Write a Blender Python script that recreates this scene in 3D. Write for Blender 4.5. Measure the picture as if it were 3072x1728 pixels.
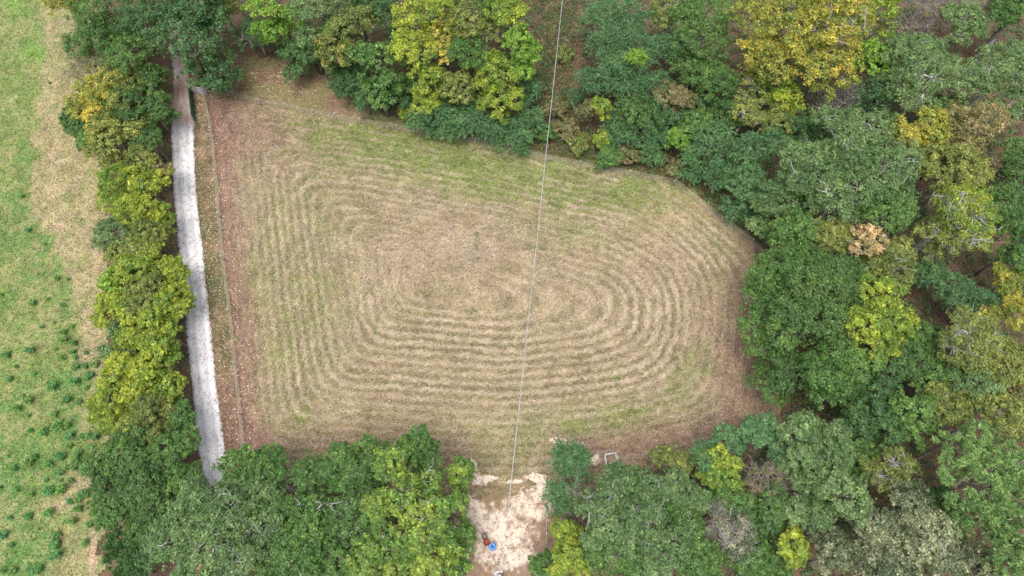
import bpy, math
import numpy as np
# ------------------------------------------------------------------ camera, sky, sun, exposure
scene = bpy.context.scene
for o in list(bpy.data.objects): bpy.data.objects.remove(o)
TILT = math.radians(24.0); CAM_H = 68.0; FPX = 2060.0      # focal length in photo pixels (3072 wide)
cam = bpy.data.cameras.new('camera'); cam_ob = bpy.data.objects.new('camera', cam)
scene.collection.objects.link(cam_ob); scene.camera = cam_ob
cam_ob.location = (0, 0, CAM_H); cam_ob.rotation_euler = (TILT, 0, 0)
cam.sensor_width = 36.0; cam.lens = 36.0 * FPX / 3072.0; cam.clip_end = 3000.0; cam.clip_start = 0.5
SUN_EL, SUN_AZ = 75.0, 205.0
world = bpy.data.worlds.new('World'); scene.world = world; world.use_nodes = True
wn = world.node_tree.nodes; wl = world.node_tree.links
sky = wn.new('ShaderNodeTexSky'); sky.sky_type = 'NISHITA'; sky.sun_disc = False
sky.sun_elevation = math.radians(SUN_EL); sky.sun_rotation = math.radians(SUN_AZ)
sky.air_density = 1.0; sky.dust_density = 4.0; sky.ozone_density = 1.0
hs = wn.new('ShaderNodeHueSaturation'); hs.inputs['Saturation'].default_value = 0.45   # overcast: grey-white sky
wl.new(sky.outputs[0], hs.inputs['Color']); wl.new(hs.outputs[0], wn['Background'].inputs[0])
wn['Background'].inputs[1].default_value = 0.15
sun = bpy.data.lights.new('sun', 'SUN'); sun.energy = 1.4; sun.angle = math.radians(35); sun.color = (1.0, 0.965, 0.91)
sun_ob = bpy.data.objects.new('sun', sun); scene.collection.objects.link(sun_ob)
sun_ob.rotation_euler = (math.radians(90 - SUN_EL), 0, math.radians(180 - SUN_AZ)); sun_ob.location = (0, -30, 120)
scene.view_settings.view_transform = 'Standard'; scene.view_settings.look = 'None'
scene.view_settings.gamma = 1.0; scene.view_settings.exposure = 0.78
scene.view_settings.use_curve_mapping = False

# ------------------------------------------------------------------ helpers
rng = np.random.default_rng(11)
CT, ST = math.cos(TILT), math.sin(TILT)
K = 3072.0 / 2576.0                                        # overview pixels -> photo pixels
def px(x, y, z=0.0):
    """photo pixel -> point at height z on the ray through it"""
    x = np.asarray(x, float); y = np.asarray(y, float)
    u = (x - 1536) / FPX; v = (864 - y) / FPX
    dy = v * CT + ST; dz = v * ST - CT
    s = (z - CAM_H) / dz
    return np.stack([u * s, dy * s, np.zeros_like(s) + z], -1)
def ov(x, y, z=0.0): return px(np.asarray(x, float) * K, np.asarray(y, float) * K, z)
def to_px(P):
    X, Y, Z = P[..., 0], P[..., 1], P[..., 2] - CAM_H
    yc = Y * CT + Z * ST; zc = -Y * ST + Z * CT
    return 1536 + FPX * X / -zc, 864 - FPX * yc / -zc
def to_ov(P):
    a, b = to_px(P); return a / K, b / K
def depth_at(x, y, z):
    v = (864 - y * K) / FPX
    return (z - CAM_H) / (v * ST - CT)

def mesh(name, V, F, mat, parent=None, fcol=None, vcol=None, smooth=False, loc=None):
    V = np.ascontiguousarray(V, np.float32); F = np.ascontiguousarray(F, np.int32)
    me = bpy.data.meshes.new(name); m, k = F.shape
    me.vertices.add(len(V)); me.vertices.foreach_set('co', V.ravel())
    me.loops.add(m * k); me.loops.foreach_set('vertex_index', F.ravel())
    me.polygons.add(m); me.polygons.foreach_set('loop_start', np.arange(m, dtype=np.int32) * k)
    if smooth: me.polygons.foreach_set('use_smooth', np.ones(m, bool))
    me.update(calc_edges=True)
    for c, dom in ((fcol, 'FACE'), (vcol, 'POINT')):
        if c is not None:
            a = me.attributes.new('Col', 'FLOAT_COLOR', dom)
            c4 = np.ones((len(c), 4), np.float32); c4[:, :3] = c
            a.data.foreach_set('color', c4.ravel())
    me.materials.append(mat)
    o = bpy.data.objects.new(name, me); scene.collection.objects.link(o)
    if parent is not None: o.parent = parent
    if loc is not None: o.location = loc
    return o
def empty(name, loc):
    o = bpy.data.objects.new(name, None); scene.collection.objects.link(o); o.location = tuple(float(a) for a in loc)
    o.empty_display_size = 0.3; return o
def tag(o, label=None, cat=None, group=None, kind=None):
    if label: o['label'] = label
    if cat: o['category'] = cat
    if group: o['group'] = group
    if kind: o['kind'] = kind
    return o
def cat_parts(parts):
    V, F, n = [], [], 0
    for v, f in parts:
        V.append(v); F.append(f + n); n += len(v)
    return np.concatenate(V), np.concatenate(F)
def tubes(P0, P1, R0, R1, sides=5):
    """many straight tapered tubes at once (open ended)"""
    P0 = np.atleast_2d(np.asarray(P0, float)); P1 = np.atleast_2d(np.asarray(P1, float)); n = len(P0)
    R0 = np.broadcast_to(np.asarray(R0, float), (n,)); R1 = np.broadcast_to(np.asarray(R1, float), (n,))
    d = P1 - P0; d /= np.linalg.norm(d, axis=1, keepdims=True) + 1e-9
    ref = np.where(np.abs(d[:, 2:3]) < 0.9, np.array([[0, 0, 1.0]]), np.array([[1.0, 0, 0]]))
    a = np.cross(d, ref); a /= np.linalg.norm(a, axis=1, keepdims=True) + 1e-9
    b = np.cross(d, a)
    t = np.arange(sides) * 2 * math.pi / sides
    ring = a[:, None] * np.cos(t)[None, :, None] + b[:, None] * np.sin(t)[None, :, None]
    V = np.concatenate([P0[:, None] + ring * R0[:, None, None], P1[:, None] + ring * R1[:, None, None]], 1)
    i = np.arange(sides); j = (i + 1) % sides
    f = np.stack([i, j, j + sides, i + sides], 1)
    F = f[None] + (np.arange(n) * 2 * sides)[:, None, None]
    return V.reshape(-1, 3), F.reshape(-1, 4)
def path(points, radii, sides=6):
    """one continuous tapered tube through points, capped"""
    P = np.asarray(points, float); n = len(P); r = np.broadcast_to(np.asarray(radii, float), (n,))
    V = []; t = np.arange(sides) * 2 * math.pi / sides; a = None
    for i in range(n):
        d = P[min(i + 1, n - 1)] - P[max(i - 1, 0)]; d = d / (np.linalg.norm(d) + 1e-9)
        if a is None:
            a = np.cross(d, (0, 0, 1.0) if abs(d[2]) < .9 else (1.0, 0, 0))
        a = a - d * (a @ d); a /= np.linalg.norm(a) + 1e-9; b = np.cross(d, a)
        V.append(P[i] + r[i] * (np.cos(t)[:, None] * a + np.sin(t)[:, None] * b))
    V = np.concatenate(V); F = []
    for i in range(n - 1):
        for j in range(sides):
            k = (j + 1) % sides
            F.append((i * sides + j, i * sides + k, (i + 1) * sides + k, (i + 1) * sides + j))
    V = np.concatenate([V, P[:1], P[-1:]]); c0, c1 = len(V) - 2, len(V) - 1; L = (n - 1) * sides
    for j in range(0, sides, 2):
        F.append((c0, (j + 2) % sides, j + 1, j)); F.append((c1, L + j, L + j + 1, L + (j + 2) % sides))
    return V, np.array(F)
def lathe(profile, n=28):
    P = np.asarray(profile, float); m = len(P); t = np.arange(n) * 2 * math.pi / n
    V = np.stack([P[:, None, 0] * np.cos(t), P[:, None, 0] * np.sin(t), np.broadcast_to(P[:, None, 1], (m, n))], -1).reshape(-1, 3)
    F = [(i * n + j, i * n + (j + 1) % n, (i + 1) * n + (j + 1) % n, (i + 1) * n + j) for i in range(m - 1) for j in range(n)]
    return V, np.array(F)
def box(cx, cy, cz, sx, sy, sz):
    c = np.array([[x, y, z] for z in (-.5, .5) for x, y in ((-.5, -.5), (.5, -.5), (.5, .5), (-.5, .5))])
    V = c * (sx, sy, sz) + (cx, cy, cz)
    F = np.array([(0, 3, 2, 1), (4, 5, 6, 7), (0, 1, 5, 4), (1, 2, 6, 5), (2, 3, 7, 6), (3, 0, 4, 7)])
    return V, F

# ---- value noise for painting real colour differences of the ground
def vnoise(x, y, s, seed):
    g = np.random.default_rng(seed).random((256, 256))
    x = x / s + 1000; y = y / s + 1000
    xi = np.floor(x).astype(int); yi = np.floor(y).astype(int); fx = x - xi; fy = y - yi
    fx = fx * fx * (3 - 2 * fx); fy = fy * fy * (3 - 2 * fy)
    a = g[xi % 256, yi % 256]; b = g[(xi + 1) % 256, yi % 256]; c = g[xi % 256, (yi + 1) % 256]; d = g[(xi + 1) % 256, (yi + 1) % 256]
    return (a * (1 - fx) + b * fx) * (1 - fy) + (c * (1 - fx) + d * fx) * fy
def fbm(x, y, s, seed, o=3):
    r = 0; w = 0
    for i in range(o):
        r = r + vnoise(x, y, s / 2 ** i, seed + i) * .6 ** i; w += .6 ** i
    return r / w
def sdf_poly(P, poly):
    """signed distance (positive inside) of points to polygon"""
    x, y = P[:, 0], P[:, 1]; d = np.full(len(x), 1e9); ins = np.zeros(len(x), bool)
    n = len(poly)
    for i in range(n):
        a = poly[i]; b = poly[(i + 1) % n]; e = b - a
        t = np.clip(((x - a[0]) * e[0] + (y - a[1]) * e[1]) / (e @ e), 0, 1)
        d = np.minimum(d, np.hypot(x - a[0] - t * e[0], y - a[1] - t * e[1]))
        c = ((a[1] > y) != (b[1] > y)) & (x < (b[0] - a[0]) * (y - a[1]) / (b[1] - a[1] + 1e-12) + a[0])
        ins ^= c
    return np.where(ins, d, -d)
def smooth(a, b, x):
    t = np.clip((x - a) / (b - a), 0, 1); return t * t * (3 - 2 * t)
def lin(h):
    c = np.array([int(h[i:i + 2], 16) for i in (0, 2, 4)]) / 255.
    return np.where(c < .04045, c / 12.92, ((c + .055) / 1.055) ** 2.4)

# ------------------------------------------------------------------ materials
def new_mat(name):
    m = bpy.data.materials.new(name); m.use_nodes = True
    return m, m.node_tree.nodes, m.node_tree.links, m.node_tree.nodes['Principled BSDF']
def ground_mat(name, fine=0.12, mid=0.6, lo=0.55, hi=1.4, bump=0.6, tint=(1.15, 1.0, .82), rough=.95):
    """vertex colours (the ground's own colours) broken up by fine procedural grain"""
    m, N, L, b = new_mat(name)
    at = N.new('ShaderNodeAttribute'); at.attribute_name = 'Col'
    tc = N.new('ShaderNodeTexCoord')
    def noise(scale, det, dist=0.0):
        n = N.new('ShaderNodeTexNoise'); n.inputs['Scale'].default_value = scale; n.inputs['Detail'].default_value = det
        n.inputs['Roughness'].default_value = .65; n.inputs['Distortion'].default_value = dist
        L.new(tc.outputs['Object'], n.inputs['Vector']); return n
    n1 = noise(1 / fine, 3, .6); n2 = noise(1 / mid, 4, 1.0)
    r1 = N.new('ShaderNodeMapRange'); r1.inputs[1].default_value = .3; r1.inputs[2].default_value = .7
    r1.inputs[3].default_value = lo; r1.inputs[4].default_value = hi; L.new(n1.outputs[0], r1.inputs[0])
    mx = N.new('ShaderNodeMix'); mx.data_type = 'RGBA'; mx.blend_type = 'MULTIPLY'; mx.inputs['Factor'].default_value = 1
    L.new(at.outputs['Color'], mx.inputs[6]); L.new(r1.outputs[0], mx.inputs[7])
    r2 = N.new('ShaderNodeMapRange'); r2.inputs[1].default_value = .38; r2.inputs[2].default_value = .62
    L.new(n2.outputs[0], r2.inputs[0])
    mx2 = N.new('ShaderNodeMix'); mx2.data_type = 'RGBA'; mx2.blend_type = 'MULTIPLY'
    L.new(r2.outputs[0], mx2.inputs['Factor']); L.new(mx.outputs[2], mx2.inputs[6]); mx2.inputs[7].default_value = (*tint, 1)
    L.new(mx2.outputs[2], b.inputs['Base Color']); b.inputs['Roughness'].default_value = rough
    b.inputs['Specular IOR Level'].default_value = .15
    bp = N.new('ShaderNodeBump'); bp.inputs['Strength'].default_value = bump; bp.inputs['Distance'].default_value = .06
    L.new(n1.outputs[0], bp.inputs['Height']); L.new(bp.outputs[0], b.inputs['Normal'])
    return m
def leaf_mat(name, rough=.45, trans=.42, spec=.45):
    m, N, L, b = new_mat(name)
    at = N.new('ShaderNodeAttribute'); at.attribute_name = 'Col'
    b.inputs['Roughness'].default_value = rough; b.inputs['Specular IOR Level'].default_value = spec
    L.new(at.outputs['Color'], b.inputs['Base Color'])
    tr = N.new('ShaderNodeBsdfTranslucent'); ms = N.new('ShaderNodeMixShader'); ms.inputs[0].default_value = trans
    g = N.new('ShaderNodeMix'); g.data_type = 'RGBA'; g.blend_type = 'MULTIPLY'; g.inputs['Factor'].default_value = 1
    L.new(at.outputs['Color'], g.inputs[6]); g.inputs[7].default_value = (1.25, 1.35, .7, 1); L.new(g.outputs[2], tr.inputs[0])
    L.new(b.outputs[0], ms.inputs[1]); L.new(tr.outputs[0], ms.inputs[2]); L.new(ms.outputs[0], N['Material Output'].inputs[0])
    return m
def bark_mat(name, c0, c1, scale=6):
    m, N, L, b = new_mat(name)
    tc = N.new('ShaderNodeTexCoord'); n = N.new('ShaderNodeTexNoise'); n.inputs['Scale'].default_value = scale; n.inputs['Detail'].default_value = 5
    L.new(tc.outputs['Object'], n.inputs['Vector'])
    r = N.new('ShaderNodeValToRGB'); r.color_ramp.elements[0].position = .35; r.color_ramp.elements[1].position = .65
    r.color_ramp.elements[0].color = (*c0, 1); r.color_ramp.elements[1].color = (*c1, 1)
    L.new(n.outputs[0], r.inputs[0]); L.new(r.outputs[0], b.inputs['Base Color']); b.inputs['Roughness'].default_value = .9
    bp = N.new('ShaderNodeBump'); bp.inputs['Strength'].default_value = .5; bp.inputs['Distance'].default_value = .03
    L.new(n.outputs[0], bp.inputs['Height']); L.new(bp.outputs[0], b.inputs['Normal'])
    return m
def paint_mat(name, col, rough=.45, metal=0.0, wear=None, scale=9):
    m, N, L, b = new_mat(name)
    tc = N.new('ShaderNodeTexCoord'); n = N.new('ShaderNodeTexNoise'); n.inputs['Scale'].default_value = scale; n.inputs['Detail'].default_value = 6
    L.new(tc.outputs['Object'], n.inputs['Vector'])
    r = N.new('ShaderNodeValToRGB'); r.color_ramp.elements[0].position = .42; r.color_ramp.elements[1].position = .6
    w = wear or tuple(c * .7 for c in col)
    r.color_ramp.elements[0].color = (*w, 1); r.color_ramp.elements[1].color = (*col, 1)
    L.new(n.outputs[0], r.inputs[0]); L.new(r.outputs[0], b.inputs['Base Color'])
    b.inputs['Roughness'].default_value = rough; b.inputs['Metallic'].default_value = metal
    return m

M_FLOOR = ground_mat('forest_litter', .16, .9, .45, 1.55, .9)
M_FIELD = ground_mat('mown_hay', .17, .45, .38, 1.62, 1.0, (1.02, .96, .89))
M_PAST = ground_mat('pasture_grass', .15, .45, .48, 1.5, .8, (1.14, 1.04, .85))
M_ROAD = ground_mat('white_gravel', .07, .5, .72, 1.2, .6, (1.0, .97, .97))
M_SAND = ground_mat('bare_sand', .1, .5, .7, 1.25, .5, (1.0, .95, .88))
M_LEAF = leaf_mat('leaves'); M_NEEDLE = leaf_mat('needles', .6, .2, .2)
M_DRY = leaf_mat('dry_straw', .85, .15, .1); M_LITTER = leaf_mat('fallen_leaf', .6, .1, .3)
M_BARK = bark_mat('bark', (.10, .08, .065), (.22, .19, .165)); M_PALE = bark_mat('pale_bark', (.30, .28, .27), (.55, .53, .52), 4)
M_PINEB = bark_mat('pine_bark', (.16, .11, .09), (.33, .26, .23)); M_DEAD = bark_mat('dead_wood', (.22, .18, .17), (.42, .37, .36), 4)

# ------------------------------------------------------------------ ground and field
POLY = lambda pts: ov(*np.array(pts, float).T)[:, :2]
FIELD = POLY([(548, 262), (1000, 326), (1300, 382), (1690, 465), (1800, 555), (1905, 650), (1925, 770), (1900, 900), (1930, 1050),
              (1850, 1120), (1600, 1175), (1300, 1215), (1000, 1190), (628, 1160)])
ROAD_L = np.array([(455, -60), (490, 60), (515, 160), (523, 230), (517, 310), (516, 420), (520, 500), (522, 572), (537, 735), (557, 894), (565, 1033), (578, 1152), (592, 1311), (606, 1400), (630, 1540), (650, 1800)], float)
ROAD_R = np.array([(510, -60), (545, 60), (563, 160), (567, 230), (568, 265), (582, 360), (585, 477), (590, 576), (612, 775), (628, 934), (640, 1053), (650, 1152), (672, 1311), (682, 1400), (712, 1540), (735, 1800)], float)
ROAD = px(*np.concatenate([ROAD_L, ROAD_R[::-1]]).T)[:, :2]

def gmesh(name, xs, ys, maskf, zf, colf, mat, pidx=None):
    X, Y = np.meshgrid(xs, ys, indexing='ij'); P = np.stack([X.ravel(), Y.ravel()], 1)
    nx, ny = X.shape; idx = np.arange(nx * ny).reshape(nx, ny)
    F = np.stack([idx[:-1, :-1], idx[1:, :-1], idx[1:, 1:], idx[:-1, 1:]], -1).reshape(-1, 4)
    if maskf is not None:
        F = F[maskf(P[F].mean(1))]
        used = np.unique(F); mp = np.full(nx * ny, -1); mp[used] = np.arange(len(used)); F = mp[F]; P = P[used]
    z = zf(P); V = np.column_stack([P, z])
    return tag(mesh(name, V, F, mat, vcol=colf(P), smooth=True), kind='structure')

# forest floor: one sheet to the horizon, finely divided only near the wood
cs = np.concatenate([[-1500, -600, -250, -120], np.arange(-70, 70.01, .8), [120, 250, 600, 1500]])
def floor_col(P):
    n = fbm(P[:, 0], P[:, 1], 3., 3)[:, None]; n2 = fbm(P[:, 0], P[:, 1], 1.2, 9)[:, None]
    c = np.array([.085, .060, .046]) * (1 - n) + np.array([.16, .11, .078]) * n
    return c * (.7 + .6 * n2)
gmesh('ground', cs, cs + 25, None, lambda P: np.zeros(len(P)), floor_col, M_FLOOR)

STEP = .17
fx = np.arange(-46, 27, STEP); fy = np.arange(1, 69, STEP)
FX, FY = np.meshgrid(fx, fy, indexing='ij')
FP = np.stack([FX.ravel(), FY.ravel()], 1)
sd = sdf_poly(FP, FIELD).reshape(FX.shape)
def blur(a, k, its):
    for it in range(its):
        for ax in (0, 1):
            pad = [(k, k) if q == ax else (0, 0) for q in (0, 1)]; n = a.shape[ax]
            c = np.cumsum(np.pad(a, pad, mode='edge'), axis=ax); s1 = [slice(None)] * 2; s0 = [slice(None)] * 2
            s1[ax] = slice(k + k // 2, k + k // 2 + n); s0[ax] = slice(k - k // 2 - 1, k - k // 2 - 1 + n)
            a = (c[tuple(s1)] - c[tuple(s0)]) / k
    return a
wr_ = smooth(-6, 6, FX)                                   # the mower turned wide at the rounded end, tight at the fence corners
sd = blur(sd, 17, 2) * (1 - wr_) + blur(sd, 31, 3) * wr_
def sd_at(P):
    i = np.clip(((P[:, 0] - fx[0]) / STEP), 0, len(fx) - 1.001); j = np.clip(((P[:, 1] - fy[0]) / STEP), 0, len(fy) - 1.001)
    a = i.astype(int); b = j.astype(int); u = i - a; v = j - b
    return sd[a, b] * (1 - u) * (1 - v) + sd[a + 1, b] * u * (1 - v) + sd[a, b + 1] * (1 - u) * v + sd[a + 1, b + 1] * u * v
def blob(ox, oy, x, y, rx, ry, ang=0.0):
    a = math.radians(ang); dx = (ox - x); dy = (oy - y)
    u = (dx * math.cos(a) + dy * math.sin(a)) / rx; v = (-dx * math.sin(a) + dy * math.cos(a)) / ry
    return np.exp(-(u * u + v * v))
PERIOD = .94
def stripe_info(P):
    """windrow height 0..1 and how clear the rows are"""
    d = sd_at(P) + (fbm(P[:, 0], P[:, 1], 5., 21) - .5) * .45 + (fbm(P[:, 0], P[:, 1], 1.1, 5) - .5) * .3 + (fbm(P[:, 0], P[:, 1], .38, 7, 2) - .5) * .5
    s = .5 + .5 * np.cos(2 * math.pi * d / PERIOD)
    s = s ** 1.4
    ox, oy = to_ov(np.column_stack([P, np.zeros(len(P))]))
    clear = .5 + 0 * ox
    for b in ((735, 600, 115, 330, 3), (760, 900, 120, 220, 3), (700, 450, 90, 120, 0), (1050, 420, 330, 70, 12), (1400, 500, 300, 70, 12), (1150, 840, 360, 80, 0), (1150, 960, 480, 120, 0), (1650, 800, 130, 160, 0), (1780, 640, 90, 160, -35), (1500, 940, 260, 90, -6)):
        clear = np.maximum(clear, blob(ox, oy, *b))
    clear *= smooth(-.2, .6, sd_at(P)) * (1 - .8 * np.clip(1.3 * blob(ox, oy, 1120, 640, 300, 100), 0, 1))
    row = np.floor(d / PERIOD + .5).astype(int); hsh = np.random.default_rng(5).random(512)[row % 512]
    clear = clear * (.3 + .7 * hsh + .9 * np.clip(fbm(P[:, 0], P[:, 1], 2.4, 31) * 1.6 - .3, 0, 1) + .5 * (fbm(P[:, 0], P[:, 1], .5, 33, 2) - .5))
    return s, np.clip(clear, 0, 1), ox, oy
LF = np.array([(617, 286), (636, 398), (652, 557), (668, 767), (690, 934), (704, 1093), (716, 1192), (738, 1372), (760, 1520)], float)  # roadside fence line, photo px
def lf_x(oy): return np.interp(oy * K, LF[:, 1], LF[:, 0]) / K
def field_col(P):
    s, cl, ox, oy = stripe_info(P); x, y = P.T
    n = lambda sc, se: fbm(x, y, sc, se)
    straw = np.array([.35, .272, .182]); brown = np.array([.24, .165, .112]); green = np.array([.175, .215, .065]); dgreen = np.array([.12, .16, .05])
    red = np.array([.225, .140, .110]); pink = np.array([.36, .272, .215]); tan = np.array([.46, .34, .225])
    c = np.repeat(straw[None], len(P), 0)
    def mixin(c, col, w): w = np.clip(w, 0, 1)[:, None]; return c * (1 - w) + col * w
    c = mixin(c, brown, smooth(.42, .68, n(2.6, 41)) * .65)
    c = mixin(c, pink, smooth(.45, .65, n(5., 51)) * .6 + blob(ox, oy, 1030, 650, 200, 70) * .6 + blob(ox, oy, 1640, 740, 90, 90) * .5)
    # hay rows
    c = mixin(c, np.array([.175, .145, .082]), (1 - s) * cl * .78)
    c = mixin(c, np.array([.475, .385, .285]), s * cl * .75)
    # short green regrowth, mostly between the rows
    gm = blob(ox, oy, 900, 350, 190, 50, 8) * .8 + blob(ox, oy, 1120, 400, 260, 62, 8) + blob(ox, oy, 1400, 470, 270, 52, 9) + blob(ox, oy, 1620, 500, 120, 40, 20) * .7
    gm = gm * 1.25 + .17 + blob(ox, oy, 1430, 590, 130, 45, 5) * .45 + blob(ox, oy, 1520, 1060, 260, 45, -6) * .8 + blob(ox, oy, 1740, 930, 75, 45, -40) * .9 + blob(ox, oy, 1290, 1160, 90, 45) * .6
    gm = gm + blob(ox, oy, 740, 750, 150, 330) * .5 + blob(ox, oy, 770, 1060, 90, 40) * .4 + blob(ox, oy, 1830, 620, 60, 70) * .4 + blob(ox, oy, 1700, 480, 60, 40) * .5
    g1 = smooth(.36, .66, n(1.5, 61) * .55 + n(.5, 67) * .45)
    c = mixin(c, green, gm * (1.05 - .62 * s * cl) * (.42 + .75 * g1))
    c = mixin(c, dgreen, np.clip(gm - .1, 0, 1) * (1 - s) * smooth(.5, .75, n(1., 71)) * .7)
    c = mixin(c, dgreen, smooth(.74, .82, n(1.3, 81)) * .7 * (1 - .6 * s))
    # leaf litter along the edges
    dl = ox - lf_x(oy)
    inf = smooth(-4, 6, dl)
    rm = inf * np.exp(-(np.clip(dl + (n(1.6, 119) - .5) * 55, 0, None) / 58.) ** 4) * 1.0 + blob(ox, oy, 630, 330, 120, 75, 10) * .85 + blob(ox, oy, 800, 1110, 260, 45) * .6
    rm = rm + blob(ox, oy, 1880, 940, 95, 220) * 1.0 + blob(ox, oy, 1720, 1105, 210, 52, -4) * .95 + blob(ox, oy, 1890, 640, 55, 90) * .6 + blob(ox, oy, 1000, 1160, 240, 40) * .45 + blob(ox, oy, 1500, 1130, 120, 30) * .5
    c = mixin(c, red, rm * (.45 + .8 * n(.9, 91)))
    c = mixin(c, tan, blob(ox, oy, 1700, 540, 80, 50) * .6 * n(1.2, 95) * 1.6 + blob(ox, oy, 1410, 1115, 30, 14) * 1.1 + blob(ox, oy, 1890, 1030, 40, 30) * .5)
    # verge between drive and fence
    ver = (1 - inf) * smooth(150, 260, oy)
    vg = np.array([.165, .14, .075]) * (.7 + .6 * n(1.2, 101)[:, None])
    c = c * (1 - ver[:, None]) + vg * ver[:, None]
    c = mixin(c, np.array([.11, .13, .06]), ver * smooth(480, 700, oy) * smooth(1000, 850, oy) * smooth(.4, .6, n(1.6, 103)) * .8)
    c = mixin(c, np.array([.30, .21, .15]), ver * smooth(.55, .7, n(1.4, 107)) * .7)
    c = mixin(c, red, ver * smooth(880, 1000, oy) * .75)
    # rough grass above the cross fence
    fyl = np.interp(ox, [480, 545, 1000, 1300, 1690], [225, 245, 322, 378, 460])
    ab = smooth(4, -4, oy - fyl)
    cc = np.array([.205, .14, .095]) * (.75 + .5 * n(.8, 111)[:, None]); cc = mixin(cc, np.array([.20, .175, .085]), smooth(.36, .56, n(2.2, 113)) * .9); cc = mixin(cc, np.array([.15, .18, .07]), smooth(850, 1000, ox) * (.3 + .6 * smooth(.4, .6, n(1.4, 117))))
    c = c * (1 - ab[:, None]) + cc * ab[:, None]
    gx = sd_at(P + [.4, 0]) - sd_at(P - [.4, 0]); gy = sd_at(P + [0, .4]) - sd_at(P - [0, .4]); w = smooth(.3, .7, np.abs(gy) / (np.abs(gx) + np.abs(gy) + 1e-6))
    an = fbm(x / 3.2, y, .42, 121) * w + fbm(x, y / 3.2, .42, 122) * (1 - w)
    dk = smooth(.50, .66, an * .6 + n(1.3, 127) * .4)[:, None]
    c = c * (1 - .42 * dk) + np.array([.17, .15, .07]) * .30 * dk
    return c * .88 * (.45 + 1.1 * (an * .65 + n(1.1, 125) * .35))[:, None]
def field_z(P):
    s, cl, ox, oy = stripe_info(P)
    return .012 + .075 * s * cl + .05 * fbm(P[:, 0], P[:, 1], .45, 131) + .09 * fbm(P[:, 0], P[:, 1], 3., 133)
SHEET = POLY([(415, 200), (470, 150), (590, 130), (760, 150), (900, 250), (1000, 300), (1300, 360), (1690, 440), (1820, 520), (1930, 610), (1990, 800), (1960, 960), (2030, 1060), (1900, 1150), (1600, 1210),
              (1420, 1280), (1300, 1290), (1170, 1280), (1000, 1230), (660, 1220), (560, 1260), (545, 1449), (430, 1449), (418, 1200), (412, 900), (405, 600), (400, 300)])
gmesh('mown_field', fx, fy, lambda P: sdf_poly(P, SHEET) + (fbm(P[:, 0], P[:, 1], 1.0, 141) - .5) * 2.2 > 0, field_z, field_col, M_FIELD)

# gravel drive
def road_col(P):
    ox, oy = to_ov(np.column_stack([P, np.zeros(len(P))])); x, y = P.T
    c = np.repeat(np.array([[.86, .835, .84]]), len(P), 0) * (.9 + .2 * fbm(x, y, .8, 151))[:, None]
    w = np.clip(smooth(335, 300, oy) * (.55 + .7 * fbm(x, y, 1.5, 153)), 0, 1)[:, None] * .9
    c = c * (1 - w) + np.array([.40, .25, .20]) * w
    e = np.clip(smooth(.40, -.1, sdf_poly(P, ROAD) + (fbm(x, y, .4, 157) - .5) * .7), 0, 1)[:, None]
    c = c * (1 - e * .6) + np.array([.22, .16, .12]) * e * .6
    sdr = sdf_poly(P, ROAD); rut = np.exp(-((sdr - .75) / .22) ** 2)[:, None] * .22 * (.4 + fbm(x, y, 2., 167))[:, None]
    c = c * (1 - rut)
    t = smooth(.58, .74, fbm(x, y, .35, 159) + .1 * np.exp(-((sdr - 1.5) / .5) ** 2) * fbm(x, y, 2.5, 169))[:, None] * .4
    return c * (1 - t) + np.array([.25, .2, .17]) * t
rx_ = np.arange(-44, -22, .12); ry_ = np.arange(-2, 75, .12)
gmesh('gravel_driveway', rx_, ry_, lambda P: sdf_poly(P, ROAD) + (fbm(P[:, 0], P[:, 1], .35, 161, 3) - .5) * .34 > 0,
      lambda P: .135 + .03 * fbm(P[:, 0], P[:, 1], .5, 163) + .05 * smooth(0, 1.2, sdf_poly(P, ROAD)), road_col, M_ROAD)

# sandy clearing
def sand_mask(P):
    ox, oy = to_ov(np.column_stack([P, np.zeros(len(P))])); x, y = P.T
    a = np.zeros(len(P))
    for b in ((1262, 1345, 84, 72, -20), (1330, 1270, 50, 55, 25), (1290, 1400, 60, 35), (1200, 1290, 25, 40), (1225, 1203, 34, 12, 8), (1290, 1212, 44, 7, -6), (1350, 1204, 45, 15, 5), (1370, 1235, 24, 40), (1190, 1180, 18, 38, -30), (1205, 1208, 30, 14), (1408, 1112, 26, 15, 10), (1455, 1122, 14, 10), (1495, 1158, 20, 14)):
        a = np.maximum(a, blob(ox, oy, *b))
    return a, ox, oy
def clear_col(P):
    a, ox, oy = sand_mask(P); x, y = P.T
    c = np.array([.255, .178, .125]) * (.45 + 1.1 * (fbm(x, y, .7, 191) * .5 + fbm(x, y, .25, 192, 2) * .5))[:, None]
    g = np.clip(blob(ox, oy, 1270, 1250, 70, 30) + blob(ox, oy, 1220, 1400, 25, 40) * .5 + blob(ox, oy, 1290, 1165, 110, 30), 0, 1)[:, None] * .8
    c = c * (1 - g) + np.array([.22, .175, .085]) * (.7 + .6 * fbm(x, y, .5, 193))[:, None] * g
    sand = np.array([.66, .56, .465]) * (.8 + .35 * fbm(x, y, .9, 171))[:, None]
    n = (fbm(x, y, 1.3, 181, 4) - .5) * .9 + (fbm(x, y, .3, 187, 2) - .5) * .55
    w = smooth(.20, .66, a + n)[:, None]
    c = c * (1 - w) + sand * w
    t = smooth(.55, .66, fbm(x, y, .32, 173, 2) * .75 + .25 * fbm(x, y, 1.6, 175))[:, None] * .6
    return c * (1 - t) + np.array([.25, .165, .12]) * t
sx_ = np.arange(-7, 14, .11); sy_ = np.arange(-4, 24, .11)
CLEAR = POLY([(1150, 1130), (1230, 1175), (1320, 1165), (1395, 1085), (1470, 1100), (1530, 1150), (1440, 1300), (1400, 1520), (1150, 1520), (1120, 1350), (1140, 1200)])
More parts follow.
